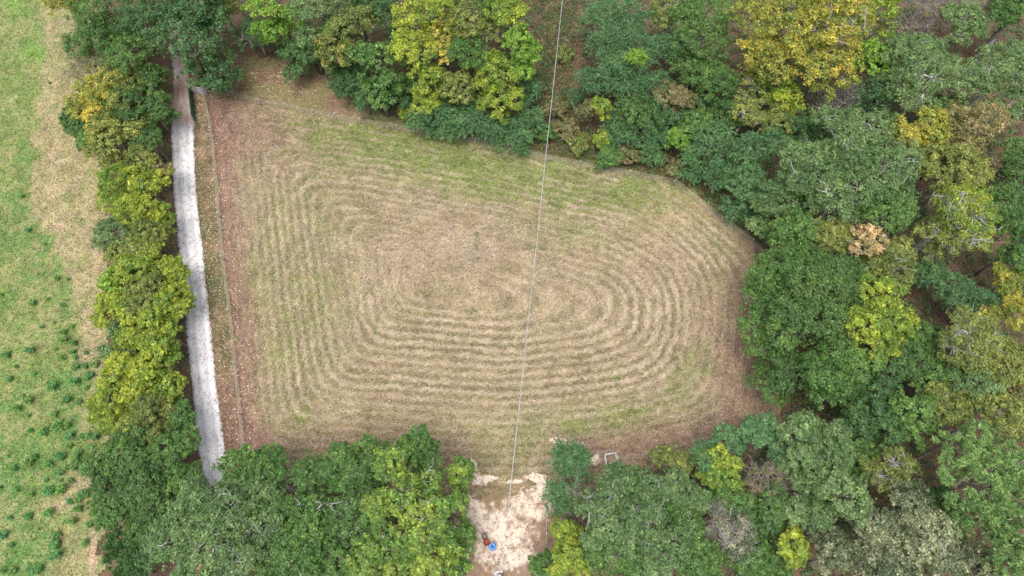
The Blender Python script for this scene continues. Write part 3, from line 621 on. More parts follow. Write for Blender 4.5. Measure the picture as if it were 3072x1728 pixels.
# x, y, radius (overview pixels), crown centre height, kind, palette, zone, options
T = [
 # --- row between pasture and drive
 (205, 12, 62, 6, 'maple', 'O', 'row', dict(mixb=.55)), (300, 45, 92, 6.5, 'oak', 'G', 'row', {}), (265, 118, 81, 5, 'oak', 'M', 'row', {}), (420, 60, 99, 7, 'oak', 'D', 'row', {}),
 (505, 55, 88, 7, 'maple', 'D', 'gate', dict(mixb=.4)), (490, 140, 96, 6, 'maple', 'D', 'gate', dict(label='dark blue-green tree hanging over the pipe panel beside the gate')), (548, 180, 50, 3.2, 'maple', 'D', 'gate', dict(mixb=.5, label='low leafy bush right behind the pipe panel at the gate')),
 (238, 172, 54, 3.5, 'bare', 'W', 'row', dict(mixb=.5, label='purple-grey bare brush in the tree row beside the pasture')), (345, 150, 75, 5.5, 'oak', 'M', 'row', {}), (310, 222, 73, 4.5, 'oak', 'W', 'row', {}), (375, 215, 52, 4, 'oak', 'G', 'row', {}),
 (205, 310, 44, 3.0, 'oak', 'G', 'row', {}), (255, 270, 75, 4.5, 'maple', 'O', 'row', dict(mixb=.6, label='orange-gold tree in the row between drive and pasture')), (340, 275, 64, 4.5, 'oak', 'G', 'row', {}), (385, 285, 54, 4, 'oak', 'G', 'row', {}),
 (300, 355, 81, 4.5, 'maple', 'W', 'row', dict(mixb=.6)), (255, 345, 50, 3, 'oak', 'M', 'row', {}), (390, 372, 56, 3.2, 'oak', 'G', 'row', dict(label='green tree whose branches reach over the gravel drive')), (350, 405, 50, 4, 'oak', 'W', 'row', {}),
 (398, 428, 37, 3.6, 'maple', 'T', 'row', dict(mixb=.3)), (310, 478, 71, 4, 'oak', 'Y', 'row', dict(mixb=.2)), (382, 488, 62, 4, 'maple', 'Y', 'row', dict(mixb=.7)), (340, 535, 64, 3.6, 'oak', 'Y', 'row', dict(mixb=.35)),
 (310, 598, 64, 3.6, 'sparse', 'S', 'row', dict(dens=1.9)), (372, 598, 57, 4, 'oak', 'W', 'row', {}), (312, 655, 59, 3.4, 'oak', 'W', 'row', dict(mixb=.5)), (392, 640, 50, 3.6, 'oak', 'Y', 'row', dict(mixb=.5)),
 (425, 688, 46, 3.2, 'oak', 'Y', 'row', dict(mixb=.5)), (360, 690, 57, 4, 'maple', 'Y', 'row', dict(mixb=.4)), (300, 705, 48, 3, 'maple', 'L', 'row', dict(mixb=.5)), (380, 745, 57, 4, 'oak', 'W', 'row', {}), (285, 780, 50, 3, 'maple', 'Y', 'row', dict(mixb=.6, label='bright yellow-green bush bulging out of the tree row into the pasture')),
 (338, 772, 48, 3.6, 'maple', 'Y', 'row', dict(mixb=.7)), (425, 772, 52, 3.6, 'oak', 'Y', 'row', dict(mixb=.3)), (385, 830, 57, 4, 'maple', 'Y', 'row', dict(mixb=.5)), (310, 835, 46, 2.6, 'oak', 'S', 'row', dict(mixb=.5)), (435, 850, 43, 3.4, 'oak', 'Y', 'row', dict(mixb=.4)),
 (315, 895, 50, 2.6, 'oak', 'S', 'row', dict(mixb=.4)), (405, 900, 62, 4, 'maple', 'Y', 'row', dict(mixb=.6)), (310, 950, 64, 3.6, 'maple', 'Y', 'row', dict(mixb=.6)), (378, 960, 64, 4, 'maple', 'Y', 'row', dict(mixb=.5)), (445, 985, 48, 3.4, 'maple', 'Y', 'row', dict(mixb=.4)),
 (300, 1020, 68, 3.6, 'oak', 'Y', 'row', dict(mixb=.35)), (375, 1035, 68, 4, 'oak', 'W', 'row', {}), (445, 1045, 48, 3.2, 'oak', 'M', 'row', {}), (345, 1075, 50, 3.2, 'oak', 'W', 'row', dict(mixb=.6)),
 (330, 1150, 79, 4.6, 'oak', 'M', 'row', dict(mixb=.4)), (425, 1130, 60, 4, 'oak', 'M', 'row', {}), (295, 1225, 69, 4.5, 'oak', 'G', 'row', {}), (375, 1220, 75, 5, 'oak', 'G', 'row', dict(mixb=.5)), (450, 1200, 54, 4, 'oak', 'M', 'row', {}), (300, 1300, 60, 4.5, 'oak', 'M', 'row', {}), (370, 1310, 60, 4.5, 'oak', 'G', 'row', {}),
 (305, 1385, 48, 3.4, 'pine', 'D', 'row', dict(mixb=.3, dens=1.6, label='small dark spiky pine beside the pasture at the end of the row')), (345, 1435, 52, 3.2, 'pine', 'D', 'row', dict(mixb=.3, dens=1.6, label='small dark spiky pine beside the pasture at the end of the row')), (385, 1385, 48, 4, 'oak', 'D', 'row', {}),
 (360, 650, 46, 3.6, 'maple', 'Y', 'row', dict(mixb=.35)), (335, 860, 46, 3.4, 'maple', 'Y', 'row', dict(mixb=.45)), (425, 930, 42, 3.4, 'maple', 'Y', 'row', dict(mixb=.35)), (355, 1000, 48, 3.6, 'oak', 'Y', 'row', dict(mixb=.4)), (425, 735, 42, 3.4, 'maple', 'Y', 'row', dict(mixb=.4)), (405, 545, 36, 3.2, 'oak', 'Y', 'row', dict(mixb=.3)),
 # --- wood between drive and sandy clearing
 (600, 1195, 66, 6, 'oak', 'M', 'sl', {}), (520, 1250, 72, 7, 'oak', 'S', 'sl', dict(branches=3)), (600, 1290, 82, 8, 'oak', 'S', 'sl', dict(branches=7)), (470, 1330, 78, 7, 'oak', 'S', 'sl', dict(branches=4)), (540, 1395, 85, 8, 'oak', 'S', 'sl', dict(branches=6)),
 (640, 1395, 80, 8, 'sparse', 'S', 'sl', dict(dens=1.6, branches=6)), (690, 1205, 66, 6, 'oak', 'M', 'sl', dict(branches=1)), (700, 1290, 74, 7, 'oak', 'G', 'sl', dict(branches=3)), (775, 1215, 62, 6, 'oak', 'G', 'sl', dict(mixb=.5, branches=2)), (780, 1305, 72, 7, 'oak', 'M', 'sl', dict(branches=5)),
 (735, 1400, 78, 7, 'oak', 'M', 'sl', dict(branches=3)), (870, 1148, 38, 6.5, 'oak', 'M', 'sl', dict(tall=1.5)), (945, 1143, 40, 6.5, 'oak', 'G', 'sl', dict(tall=1.5, mixb=.6)), (1045, 1133, 50, 6.5, 'oak', 'M', 'sl', dict(tall=1.5)), (850, 1190, 58, 6, 'oak', 'M', 'sl', dict(branches=2)),
 (925, 1195, 52, 6, 'oak', 'G', 'sl', {}), (1000, 1170, 52, 8, 'maple', 'K', 'sl', dict(mixb=.2)), (1030, 1230, 74, 9, 'maple', 'K', 'sl', dict(mixb=.6, branches=5, dens=.8, label='fresh light green tree with a pale trunk showing through its crown')), (950, 1275, 60, 8, 'maple', 'K', 'sl', dict(mixb=.35, branches=2)),
 (880, 1290, 70, 7, 'oak', 'G', 'sl', dict(branches=6)), (1145, 1195, 44, 6, 'maple', 'K', 'sl', dict(mixb=.2, label='slim green tree overhanging the edge of the sandy clearing')), (1112, 1290, 64, 8, 'maple', 'K', 'sl', dict(mixb=.3, branches=2)), (1150, 1340, 38, 5, 'oak', 'M', 'sl', dict(mixb=.8)),
 (1030, 1345, 66, 8, 'maple', 'K', 'sl', dict(mixb=.5, branches=3)), (940, 1385, 64, 7, 'maple', 'K', 'sl', dict(mixb=.3, branches=3)), (1090, 1400, 62, 7, 'maple', 'K', 'sl', dict(mixb=.55, branches=2)), (1010, 1435, 58, 7, 'maple', 'K', 'sl', dict(mixb=.5)), (860, 1400, 62, 6, 'oak', 'M', 'sl', dict(branches=4)), (1148, 1425, 42, 5, 'maple', 'K', 'sl', dict(mixb=.3)), (800, 1440, 50, 5, 'sparse', 'S', 'sl', dict(branches=4)), (905, 1178, 44, 6, 'oak', 'G', 'sl', dict(mixb=.5, tall=1.3)), (995, 1153, 42, 6.5, 'oak', 'M', 'sl', dict(tall=1.4, branches=1)), (1085, 1178, 40, 6, 'oak', 'G', 'sl', dict(tall=1.3, mixb=.6)),
 # --- wood past the sandy clearing
 (1435, 1165, 48, 5, 'feather', 'F', 'sr', dict(dens=1.5, label='blue-green shrub at the corner of the sandy clearing beside the white frame')), (1420, 1240, 44, 4.5, 'feather', 'F', 'sr', dict(dens=1.4, mixb=.2)), (1465, 1265, 40, 5, 'bare', 'Y', 'sr', dict(mixb=.12, label='bare pale-branched shrub between blue-green shrubs and yellow tree')),
 (1420, 1385, 64, 6, 'oak', 'Y', 'sr', dict(mixb=.5, label='bright yellow tree beside the sandy clearing')), (1375, 1425, 36, 4, 'oak', 'M', 'sr', {}), (1540, 1245, 62, 7, 'sparse', 'S', 'sr', dict(dens=1.8, branches=7)), (1520, 1320, 70, 7, 'oak', 'S', 'sr', dict(branches=5)), (1620, 1230, 62, 7, 'oak', 'S', 'sr', dict(branches=4)), (1615, 1310, 72, 8, 'sparse', 'S', 'sr', dict(dens=1.8, branches=8)),
 (1540, 1400, 72, 7, 'oak', 'M', 'sr', dict(branches=3)), (1640, 1400, 74, 8, 'oak', 'S', 'sr', dict(branches=5)), (1690, 1175, 46, 5.5, 'sparse', 'W', 'sr', dict(dens=1.5, mixb=.2)), (1544, 1176, 12, .9, 'sparse', 'M', 'sr', dict(dens=1.5, label='small thin green bush growing through the white pipe frame')), (1590, 1195, 28, 3, 'sparse', 'M', 'sr', dict(dens=1.5)), (1715, 1250, 60, 7, 'oak', 'S', 'sr', dict(branches=4)), (1720, 1330, 66, 7, 'sparse', 'M', 'sr', dict(dens=1.7, branches=5)), (1740, 1415, 70, 7, 'oak', 'M', 'sr', {}),
 (1775, 1170, 50, 6, 'feather', 'F', 'sr', dict(mixb=.4, dens=1.3)), (1825, 1180, 52, 6.5, 'maple', 'Y', 'sr', dict(mixb=.12)), (1830, 1100, 46, 5.5, 'oak', 'F', 'sr', {}), (1900, 1085, 52, 6, 'oak', 'F', 'sr', dict(mixb=.6)), (1815, 1250, 52, 6, 'oak', 'M', 'sr', {}),
 (1835, 1330, 58, 7, 'bare', 'V', 'sr', dict(mixb=.55, branches=10, label='grey half-bare tree with a fan of pale twigs past the sandy clearing')), (1925, 1200, 48, 6, 'bare', 'B', 'sr', dict(mixb=.5, label='brown-grey thinning tree among green crowns past the sandy clearing')), (2000, 1090, 66, 7, 'maple', 'S', 'sr', dict(mixb=.3)), (1960, 1150, 50, 6, 'oak', 'F', 'sr', {}), (2040, 1180, 60, 8, 'oak', 'S', 'sr', {}),
 (2090, 1110, 56, 7, 'oak', 'S', 'sr', {}), (2110, 1250, 76, 9, 'maple', 'S', 'sr', dict(mixb=.4, label='broad grey-green tree with a thick pale bough leaning out below')), (2040, 1300, 56, 7, 'oak', 'S', 'sr', dict(branches=6)), (1920, 1290, 58, 6, 'oak', 'G', 'sr', {}), (1895, 1390, 60, 6, 'oak', 'M', 'sr', dict(branches=2)),
 (2000, 1375, 44, 7, 'maple', 'Y', 'sr', dict(mixb=.5, label='narrow yellow tree between grey-green and silvery olive trees')), (1960, 1430, 40, 5, 'oak', 'G', 'sr', {}), (2090, 1390, 66, 6.5, 'oak', 'V', 'sr', dict(mixb=.2)), (2230, 1170, 70, 7, 'sparse', 'W', 'sr', dict(dens=1.5, branches=8, mixb=.3)), (2160, 1160, 46, 6, 'oak', 'M', 'sr', {}),
 (2270, 1290, 72, 7.5, 'oak', 'V', 'sr', dict(mixb=.35, dens=.8, branches=2)), (2190, 1330, 58, 7, 'oak', 'V', 'sr', dict(mixb=.3)), (2330, 1380, 84, 8, 'oak', 'V', 'sr', dict(mixb=.45, branches=2)), (2220, 1420, 70, 7, 'oak', 'V', 'sr', dict(mixb=.35)), (2430, 1430, 66, 7, 'oak', 'V', 'sr', dict(mixb=.4)), (2360, 1260, 44, 6, 'oak', 'D', 'sr', {}),
 (2420, 1110, 66, 9, 'pine', 'P', 'sr', dict(mixb=.4)), (2450, 1220, 88, 10, 'pine', 'P', 'sr', dict(mixb=.5, label='tall pale green pine with tufted needles, broadest of the pines')), (2540, 1170, 72, 10, 'pine', 'P', 'sr', {}), (2530, 1290, 84, 10, 'pine', 'P', 'sr', {}), (2520, 1390, 78, 9, 'pine', 'P', 'sr', {}), (2390, 1300, 44, 8, 'pine', 'P', 'sr', {}),
 (2300, 1040, 62, 7, 'maple', 'M', 'sr', dict(mixb=.7)), (2380, 1030, 58, 7, 'oak', 'W', 'sr', dict(branches=3)), (2500, 1050, 70, 8, 'oak', 'W', 'sr', dict(mixb=.6, branches=3)), (2200, 1050, 66, 6, 'oak', 'D', 'sr', {}), (2140, 1040, 46, 5, 'oak', 'G', 'sr', {}),
 # --- rounded end of the field
 (1988, 690, 84, 5.6, 'oak', 'M', 'edge', dict(mixb=.25)), (1942, 760, 74, 4.6, 'oak', 'M', 'edge', {}), (2070, 720, 84, 8, 'oak', 'G', 'edge', dict(mixb=.6)), (1950, 858, 82, 4.6, 'oak', 'M', 'edge', {}), (2030, 830, 88, 8, 'oak', 'G', 'edge', dict(mixb=.5, label='big dense green tree bulging over the rounded end of the mown field')), (1978, 952, 70, 4, 'oak', 'G', 'edge', {}), (2060, 930, 78, 7, 'oak', 'M', 'edge', {}),
 (2190, 745, 66, 8, 'maple', 'Y', 'edge', dict(mixb=.25)), (2170, 825, 68, 8.5, 'maple', 'Y', 'edge', dict(mixb=.4, label='bright yellow-green tree against the big dense green tree')), (2240, 800, 60, 8, 'maple', 'Y', 'edge', dict(mixb=.2)), (2140, 900, 62, 7, 'oak', 'M', 'edge', dict(mixb=.7)), (2235, 690, 68, 8, 'oak', 'W', 'edge', dict(branches=3)), (2180, 620, 46, 9, 'maple', 'T', 'edge', dict(mixb=.65, branches=4, dens=.8, label='small tan-orange dying tree with pale branches among green crowns')),
 (2090, 600, 62, 7, 'oak', 'W', 'edge', dict(mixb=.5, branches=1)), (2000, 600, 66, 6, 'oak', 'M', 'edge', {}), (1960, 520, 66, 5, 'oak', 'S', 'edge', {}), (2160, 680, 46, 7, 'oak', 'G', 'edge', {}), (2270, 890, 62, 6.5, 'oak', 'G', 'edge', {}), (2210, 950, 66, 6, 'oak', 'D', 'edge', {}), (2130, 980, 50, 5, 'oak', 'G', 'edge', {}),
 # --- deep wood
 (2030, 420, 80, 8, 'oak', 'S', 'deep', dict(branches=2)), (2120, 370, 84, 9, 'oak', 'S', 'deep', dict(branches=3)), (2210, 440, 84, 9, 'oak', 'S', 'deep', dict(branches=4)), (2110, 490, 84, 8.5, 'oak', 'S', 'deep', dict(branches=4)), (2230, 545, 66, 8, 'oak', 'M', 'deep', {}),
 (2300, 330, 66, 9, 'maple', 'O', 'deep', dict(mixb=.25)), (2340, 400, 56, 8, 'maple', 'W', 'deep', dict(mixb=.6)), (2440, 330, 72, 9, 'oak', 'T', 'deep', dict(mixb=.2)), (2410, 440, 76, 9, 'oak', 'W', 'deep', dict(mixb=.6)), (2400, 545, 84, 9, 'sparse', 'Y', 'deep', dict(mixb=.3, dens=1.9, branches=9, label='open yellow-olive tree with many bare grey boughs')), (2340, 600, 60, 7, 'sparse', 'W', 'deep', dict(branches=7, dens=1.5)),
 (2510, 540, 72, 8, 'oak', 'M', 'deep', dict(branches=3)), (2560, 620, 60, 7, 'oak', 'M', 'deep', {}), (2540, 420, 70, 7, 'oak', 'G', 'deep', {}), (2330, 690, 40, 4, 'feather', 'F', 'deep', dict(dens=1.3)), (2400, 735, 54, 4, 'feather', 'F', 'deep', dict(dens=1.3, mixb=.5)), (2450, 760, 50, 4.5, 'feather', 'F', 'deep', dict(dens=1.3)),
 (2520, 715, 40, 6, 'oak', 'O', 'deep', dict(mixb=.3)), (2545, 800, 58, 8, 'maple', 'O', 'deep', dict(mixb=.6, branches=3, label='orange-gold tree with bleached bare branches deep in the wood')), (2480, 800, 30, 5, 'oak', 'T', 'deep', dict(mixb=.6)), (2390, 845, 78, 8, 'sparse', 'W', 'deep', dict(mixb=.5, dens=1.7, branches=6)), (2460, 880, 66, 8, 'sparse', 'W', 'deep', dict(mixb=.5, dens=1.7, branches=3)), (2320, 850, 44, 6, 'oak', 'G', 'deep', {}),
 (2440, 960, 70, 7, 'oak', 'S', 'deep', {}), (2545, 930, 66, 8, 'oak', 'W', 'deep', dict(mixb=.6)), (2350, 950, 60, 6, 'oak', 'M', 'deep', {}), (2540, 1000, 50, 7, 'oak', 'B', 'deep', {}),
 # --- upper wood
 (1960, 60, 100, 9, 'maple', 'O', 'deep', dict(mixb=.3)), (2070, 70, 96, 9.5, 'maple', 'O', 'deep', dict(mixb=.5, branches=3, label='broad golden-orange tree, the biggest autumn crown in the wood')), (1960, 170, 82, 7.5, 'maple', 'O', 'deep', dict(mixb=.3)), (2060, 180, 74, 7.5, 'maple', 'O', 'deep', dict(mixb=.4)), (1960, 255, 58, 5, 'maple', 'Y', 'deep', dict(mixb=.3)), (2190, 60, 68, 8, 'maple', 'Y', 'deep', dict(mixb=.4)), (2180, 145, 56, 7, 'maple', 'L', 'deep', dict(mixb=.2)),
 (1880, 280, 52, 5, 'sparse', 'W', 'deep', dict(branches=2, dens=1.5, mixb=.6)), (1880, 215, 40, 5, 'sparse', 'W', 'deep', dict(branches=3)), (2120, 262, 56, 4, 'bare', 'B', 'deep', dict(mixb=.0, branches=9, label='tangle of bare dead branches at the foot of the golden tree')), (2065, 275, 46, 3, 'bare', 'B', 'deep', dict(mixb=.1, branches=3)), (2195, 265, 60, 5, 'oak', 'D', 'deep', {}),
 (2290, 150, 68, 8, 'oak', 'S', 'deep', dict(branches=2)), (2320, 225, 80, 8.5, 'oak', 'S', 'deep', dict(branches=7, mixb=.5)), (2250, 210, 50, 7, 'oak', 'S', 'deep', {}), (2420, 60, 50, 8, 'oak', 'S', 'deep', dict(mixb=.5, branches=3)), (2430, 215, 74, 8.5, 'oak', 'S', 'deep', dict(mixb=.5, branches=7)), (2520, 180, 74, 9, 'oak', 'S', 'deep', dict(mixb=.5, branches=3)), (2530, 280, 68, 8, 'oak', 'S', 'deep', dict(branches=4)),
 (2545, 40, 62, 8, 'oak', 'M', 'deep', {}), (2300, 45, 60, 6, 'bare', 'B', 'deep', dict(mixb=.5, label='purple-brown twiggy tree shedding its leaves deep in the wood')), (2360, 20, 56, 6, 'bare', 'B', 'deep', dict(mixb=.35)), (2470, 20, 54, 6, 'bare', 'T', 'deep', dict(mixb=.3)), (2230, 320, 44, 4, 'oak', 'G', 'deep', {}), (2050, 335, 60, 5, 'oak', 'D', 'deep', {}), (1960, 330, 50, 4, 'oak', 'W', 'deep', {}), (2370, 290, 50, 6, 'oak', 'G', 'deep', {}),
 # --- wood above the fence, left of the clearing
 (700, 30, 78, 7, 'maple', 'L', 'gate', dict(mixb=.4, dens=.8)), (705, 92, 60, 5, 'maple', 'L', 'gate', dict(mixb=.3, dens=.8, label='lime green tree with layered drooping branches behind the fence')), (640, 90, 44, 3.5, 'sparse', 'D', 'gate', dict(branches=2)), (630, 40, 40, 3, 'bare', 'B', 'gate', dict(mixb=.3)), (820, 50, 74, 7, 'oak', 'S', 'gate', {}), (890, 90, 66, 7, 'maple', 'W', 'gate', {}),
 (845, 145, 62, 5.5, 'maple', 'R', 'gate', dict(mixb=.2)), (845, 100, 50, 6, 'maple', 'M', 'gate', dict(mixb=.6)), (740, 150, 52, 3, 'oak', 'D', 'gate', {}), (870, 205, 40, 2.8, 'oak', 'D', 'gate', {}), (790, 130, 46, 4, 'oak', 'D', 'gate', dict(mixb=.6)), (560, 20, 60, 6, 'oak', 'W', 'gate', {}),
 (955, 180, 60, 5.5, 'maple', 'M', 'gate', dict(mixb=.4, tall=1.3, dens=1.1, label='rounded mid-green tree standing close behind the fence')), (960, 240, 56, 3.8, 'maple', 'M', 'gate', dict(mixb=.3)), (925, 260, 36, 2.2, 'feather', 'F', 'gate', {}), (1075, 65, 72, 8, 'maple', 'Y', 'gate', dict(mixb=.85)), (1050, 130, 60, 7, 'maple', 'Y', 'gate', dict(mixb=.65, label='bright yellow tree standing tall behind the rounded mid-green tree')), (1110, 110, 58, 7, 'maple', 'O', 'gate', dict(mixb=.55)),
 (1085, 215, 46, 5, 'maple', 'Y', 'gate', dict(mixb=.4, tall=1.4)), (1080, 250, 40, 3.4, 'maple', 'Y', 'gate', dict(mixb=.5)), (1170, 60, 66, 7.5, 'maple', 'W', 'gate', dict(mixb=.5)), (1160, 150, 60, 6.5, 'oak', 'M', 'gate', dict(mixb=.5)), (1160, 230, 50, 4.5, 'maple', 'W', 'gate', dict(mixb=.5)), (1245, 190, 60, 6, 'maple', 'Y', 'gate', dict(mixb=.2)), (1255, 270, 56, 4, 'maple', 'Y', 'gate', dict(mixb=.3)),
 (1282, 50, 58, 8, 'maple', 'Y', 'gate', dict(mixb=.4)), (1300, 120, 50, 7, 'maple', 'L', 'gate', dict(mixb=.4)), (1225, 110, 48, 6.5, 'sparse', 'W', 'gate', dict(branches=4)), (1300, 190, 42, 5, 'maple', 'L', 'gate', dict(mixb=.3)), (980, 20, 62, 7, 'oak', 'D', 'gate', {}), (900, 10, 58, 7, 'oak', 'G', 'gate', {}), (1015, 110, 36, 4, 'oak', 'D', 'gate', {}), (1150, 5, 54, 7, 'oak', 'M', 'gate', {}), (1230, 20, 48, 7, 'oak', 'M', 'gate', {}),
 (1100, 300, 40, 2.2, 'feather', 'F', 'gate', {}), (1180, 305, 44, 2.2, 'feather', 'F', 'gate', {}), (1025, 285, 18, 1.6, 'maple', 'Y', 'gate', dict(mixb=.6, label='little yellow bush between two trees against the fence')), (1285, 335, 44, 2.0, 'feather', 'F', 'gate', dict(label='blue-green shrub spilling over the fence beside the power line clearing')), (1340, 240, 36, 2.6, 'feather', 'F', 'gate', {}), (1230, 340, 30, 1.8, 'feather', 'F', 'gate', {}), (1330, 300, 36, 2.2, 'feather', 'F', 'gate', {}),
 (1062, 300, 36, 2.2, 'feather', 'F', 'gate', dict(dens=1.3)), (1140, 308, 44, 2.4, 'feather', 'F', 'gate', dict(dens=1.3, mixb=.4)), (1215, 320, 44, 2.2, 'feather', 'F', 'gate', dict(dens=1.3)), (1040, 240, 40, 2.6, 'oak', 'D', 'gate', {}), (1120, 260, 36, 2.4, 'oak', 'D', 'gate', {}), (1200, 270, 40, 2.6, 'oak', 'G', 'gate', {}), (900, 215, 44, 2.8, 'feather', 'F', 'gate', {}), (1320, 355, 34, 1.6, 'feather', 'F', 'gate', dict(dens=1.3)),
 # --- brush in the clearing
 (1400, 285, 26, 1.0, 'sparse', 'B', 'line', dict(dens=1.8, label='low brown brush right under the power line')), (1425, 330, 34, 1.2, 'sparse', 'B', 'line', dict(dens=1.8, label='low brown brush bush between power line and yellow sapling')), (1462, 370, 30, 1.1, 'sparse', 'W', 'line', dict(dens=1.8)), (1415, 140, 22, .8, 'sparse', 'W', 'line', dict(dens=1.6)), (1360, 330, 30, 1.1, 'sparse', 'M', 'line', dict(dens=1.6)),
 (1530, 390, 32, 1.2, 'oak', 'M', 'line', {}), (1585, 400, 34, 1.3, 'sparse', 'B', 'line', dict(dens=1.9)), (1640, 405, 30, 1.2, 'feather', 'F', 'line', dict(mixb=.6)), (1690, 430, 26, 1.0, 'sparse', 'B', 'line', dict(dens=1.8)), (1620, 370, 34, 1.6, 'oak', 'D', 'line', {}), (1545, 320, 34, 2.2, 'feather', 'F', 'line', {}), (1680, 300, 40, 2.4, 'feather', 'F', 'line', dict(dens=1.3)), (1760, 270, 40, 3, 'oak', 'D', 'line', {}), (1730, 440, 30, 1.3, 'feather', 'F', 'line', {}), (1460, 250, 26, 1.4, 'feather', 'F', 'line', {}),
 # --- thicket beside the clearing
 (1532, 60, 62, 5, 'feather', 'F', 'line', dict(dens=1.4, mixb=.45)), (1580, 50, 56, 5, 'feather', 'F', 'line', dict(dens=1.4)), (1520, 150, 60, 4.5, 'feather', 'F', 'line', dict(dens=1.4, mixb=.5)), (1590, 140, 70, 5, 'feather', 'F', 'line', dict(dens=1.4, mixb=.4)), (1506, 215, 48, 3.6, 'feather', 'F', 'line', dict(dens=1.4)), (1560, 215, 58, 4, 'feather', 'F', 'line', dict(dens=1.4)), (1602, 152, 28, 7.2, 'feather', 'L', 'line', dict(mixb=.6, dens=1.2, label='lime green feathery top standing out of the blue-green thicket')),
 (1690, 50, 56, 6, 'sparse', 'W', 'line', dict(branches=3, dens=1.7)), (1770, 50, 70, 7, 'oak', 'M', 'line', {}), (1760, 130, 74, 6.5, 'oak', 'G', 'line', dict(mixb=.7)), (1790, 210, 62, 5, 'oak', 'M', 'line', {}), (1690, 140, 50, 5, 'feather', 'F', 'line', dict(dens=1.3)), (1640, 235, 50, 4, 'feather', 'F', 'line', dict(dens=1.3)), (1705, 250, 48, 4, 'oak', 'B', 'line', dict(mixb=.35, label='round olive-brown bush among blue-green shrubs')),
 (1520, 275, 24, 4, 'maple', 'Y', 'line', dict(mixb=.5, tall=2.0, label='slim yellow-green sapling at the side of the power line clearing')), (1488, 285, 32, 3, 'sparse', 'B', 'line', dict(dens=1.6)), (1515, 350, 24, 1.8, 'oak', 'Y', 'line', dict(mixb=.4)), (1600, 300, 56, 3.4, 'oak', 'G', 'line', {}), (1570, 355, 40, 2.2, 'feather', 'F', 'line', {}), (1650, 340, 36, 2.2, 'feather', 'F', 'line', {}), (1740, 315, 42, 3.4, 'maple', 'M', 'line', dict(mixb=.9)), (1705, 360, 34, 2.4, 'maple', 'L', 'line', dict(mixb=.2)),
 (1830, 290, 54, 4, 'oak', 'G', 'line', {}), (1800, 370, 62, 3.6, 'feather', 'F', 'line', dict(dens=1.3, mixb=.5)), (1880, 380, 62, 4.2, 'feather', 'F', 'line', dict(dens=1.3, mixb=.3)), (1800, 450, 52, 2.6, 'feather', 'F', 'line', dict(dens=1.3, mixb=.4)), (1880, 470, 62, 3.6, 'oak', 'F', 'line', dict(mixb=.5)), (1850, 520, 34, 2.0, 'feather', 'F', 'line', {}), (1930, 570, 44, 3, 'oak', 'S', 'line', {}), (1750, 395, 36, 2.4, 'feather', 'F', 'line', dict(mixb=.6)),
]
def own_label(t):
    x, y, rp, zc, kind, pal, zone, o = t
    size = 'small ' if rp < 45 else ('large ' if rp > 72 else '')
    return size + LOOK[pal] + ' ' + SHAPE[kind] + (' showing pale boughs' if o.get('branches', 0) >= 3 else ''), PLACE[zone]
LAB = []
for i, t in enumerate(T):
    a, b = own_label(t)
    if 'label' in t[7]: LAB.append(t[7]['label']); continue
    twins = sum(own_label(q) == (a, b) and 'label' not in q[7] for q in T)
    near = sorted((math.hypot(q[0] - t[0], q[1] - t[1]), LOOK[q[5]] + (' shrub' if q[4] == 'feather' else ' pine' if q[4] == 'pine' else ' tree')) for q in T if q is not t and q[5] != t[5])
    LAB.append(a + ((' beside ' + near[0][1]) if twins > 1 else '') + ' ' + b)
for i, t in enumerate(T):
    if LAB.count(LAB[i]) > 1 and 'label' not in t[7] and ' beside ' in LAB[i]:
        a, b = own_label(t); near = sorted((math.hypot(q[0] - t[0], q[1] - t[1]), LOOK[q[5]] + (' shrub' if q[4] == 'feather' else ' pine' if q[4] == 'pine' else ' tree')) for q in T if q is not t and q[5] != t[5])
        two = []
        for _, nm in near:
            if nm not in two: two.append(nm)
            if len(two) == 2: break
        new = a + ' between ' + two[0].rsplit(' ', 1)[0] + ' and ' + two[1] + ' ' + b
        if len(new.split()) <= 16: LAB[i] = new
for i, (x, y, rp, zc, kind, pal, zone, o) in enumerate(T):
    o = dict(o); o.pop('label', None)
    grp = LAB[i].replace(' tree', ' trees', 1) if LAB.count(LAB[i]) > 1 else None
    make_tree(i, x, y, rp, zc, kind, pal, LAB[i], 'shrub' if kind == 'feather' else 'tree', grp, KINDNAME[kind], **o)

# ------------------------------------------------------------------ weeds in the pasture (countable clumps)
WEED = [(c / 2.515, 1152 + d / 2.515) for c, d in ((245, 355), (380, 40), (525, 125), (425, 240), (460, 330), (690, 270), (680, 400), (740, 400), (530, 470), (610, 530), (635, 400), (375, 610), (470, 675), (515, 630), (575, 635), (650, 655), (700, 590), (360, 725), (475, 735), (550, 735), (385, 815), (480, 810), (540, 890), (605, 865), (610, 945), (15, 780), (140, 800), (45, 1140), (310, 1095), (455, 1140), (100, 1220), (660, 1195), (455, 1290), (120, 1400), (40, 1410), (300, 1410), (75, 550), (135, 640), (230, 600), (280, 550), (470, 555), (700, 480), (635, 830), (575, 1030), (700, 1060), (225, 1005), (380, 980), (90, 1010), (260, 830), (150, 190), (230, 240), (345, 360), (550, 395), (535, 310), (600, 590), (425, 20), (665, 30), (610, 140), (240, 140), (180, 100), (440, 1215))]
WEED += [(c / 2.515, 576 + d / 2.515) for c, d in ((180, 40), (225, 295), (440, 655), (525, 665), (265, 845), (370, 810), (330, 1025), (550, 1025), (495, 1070), (420, 990), (425, 1190), (250, 1200), (500, 1135), (570, 1150), (565, 1210), (585, 1255), (660, 1220), (490, 1260), (65, 1240), (135, 1320), (270, 1375), (660, 1320), (740, 1300), (585, 1325), (590, 1430), (665, 1420), (700, 1385), (20, 780), (350, 400), (90, 1420), (480, 860))] + [(153, 252)]
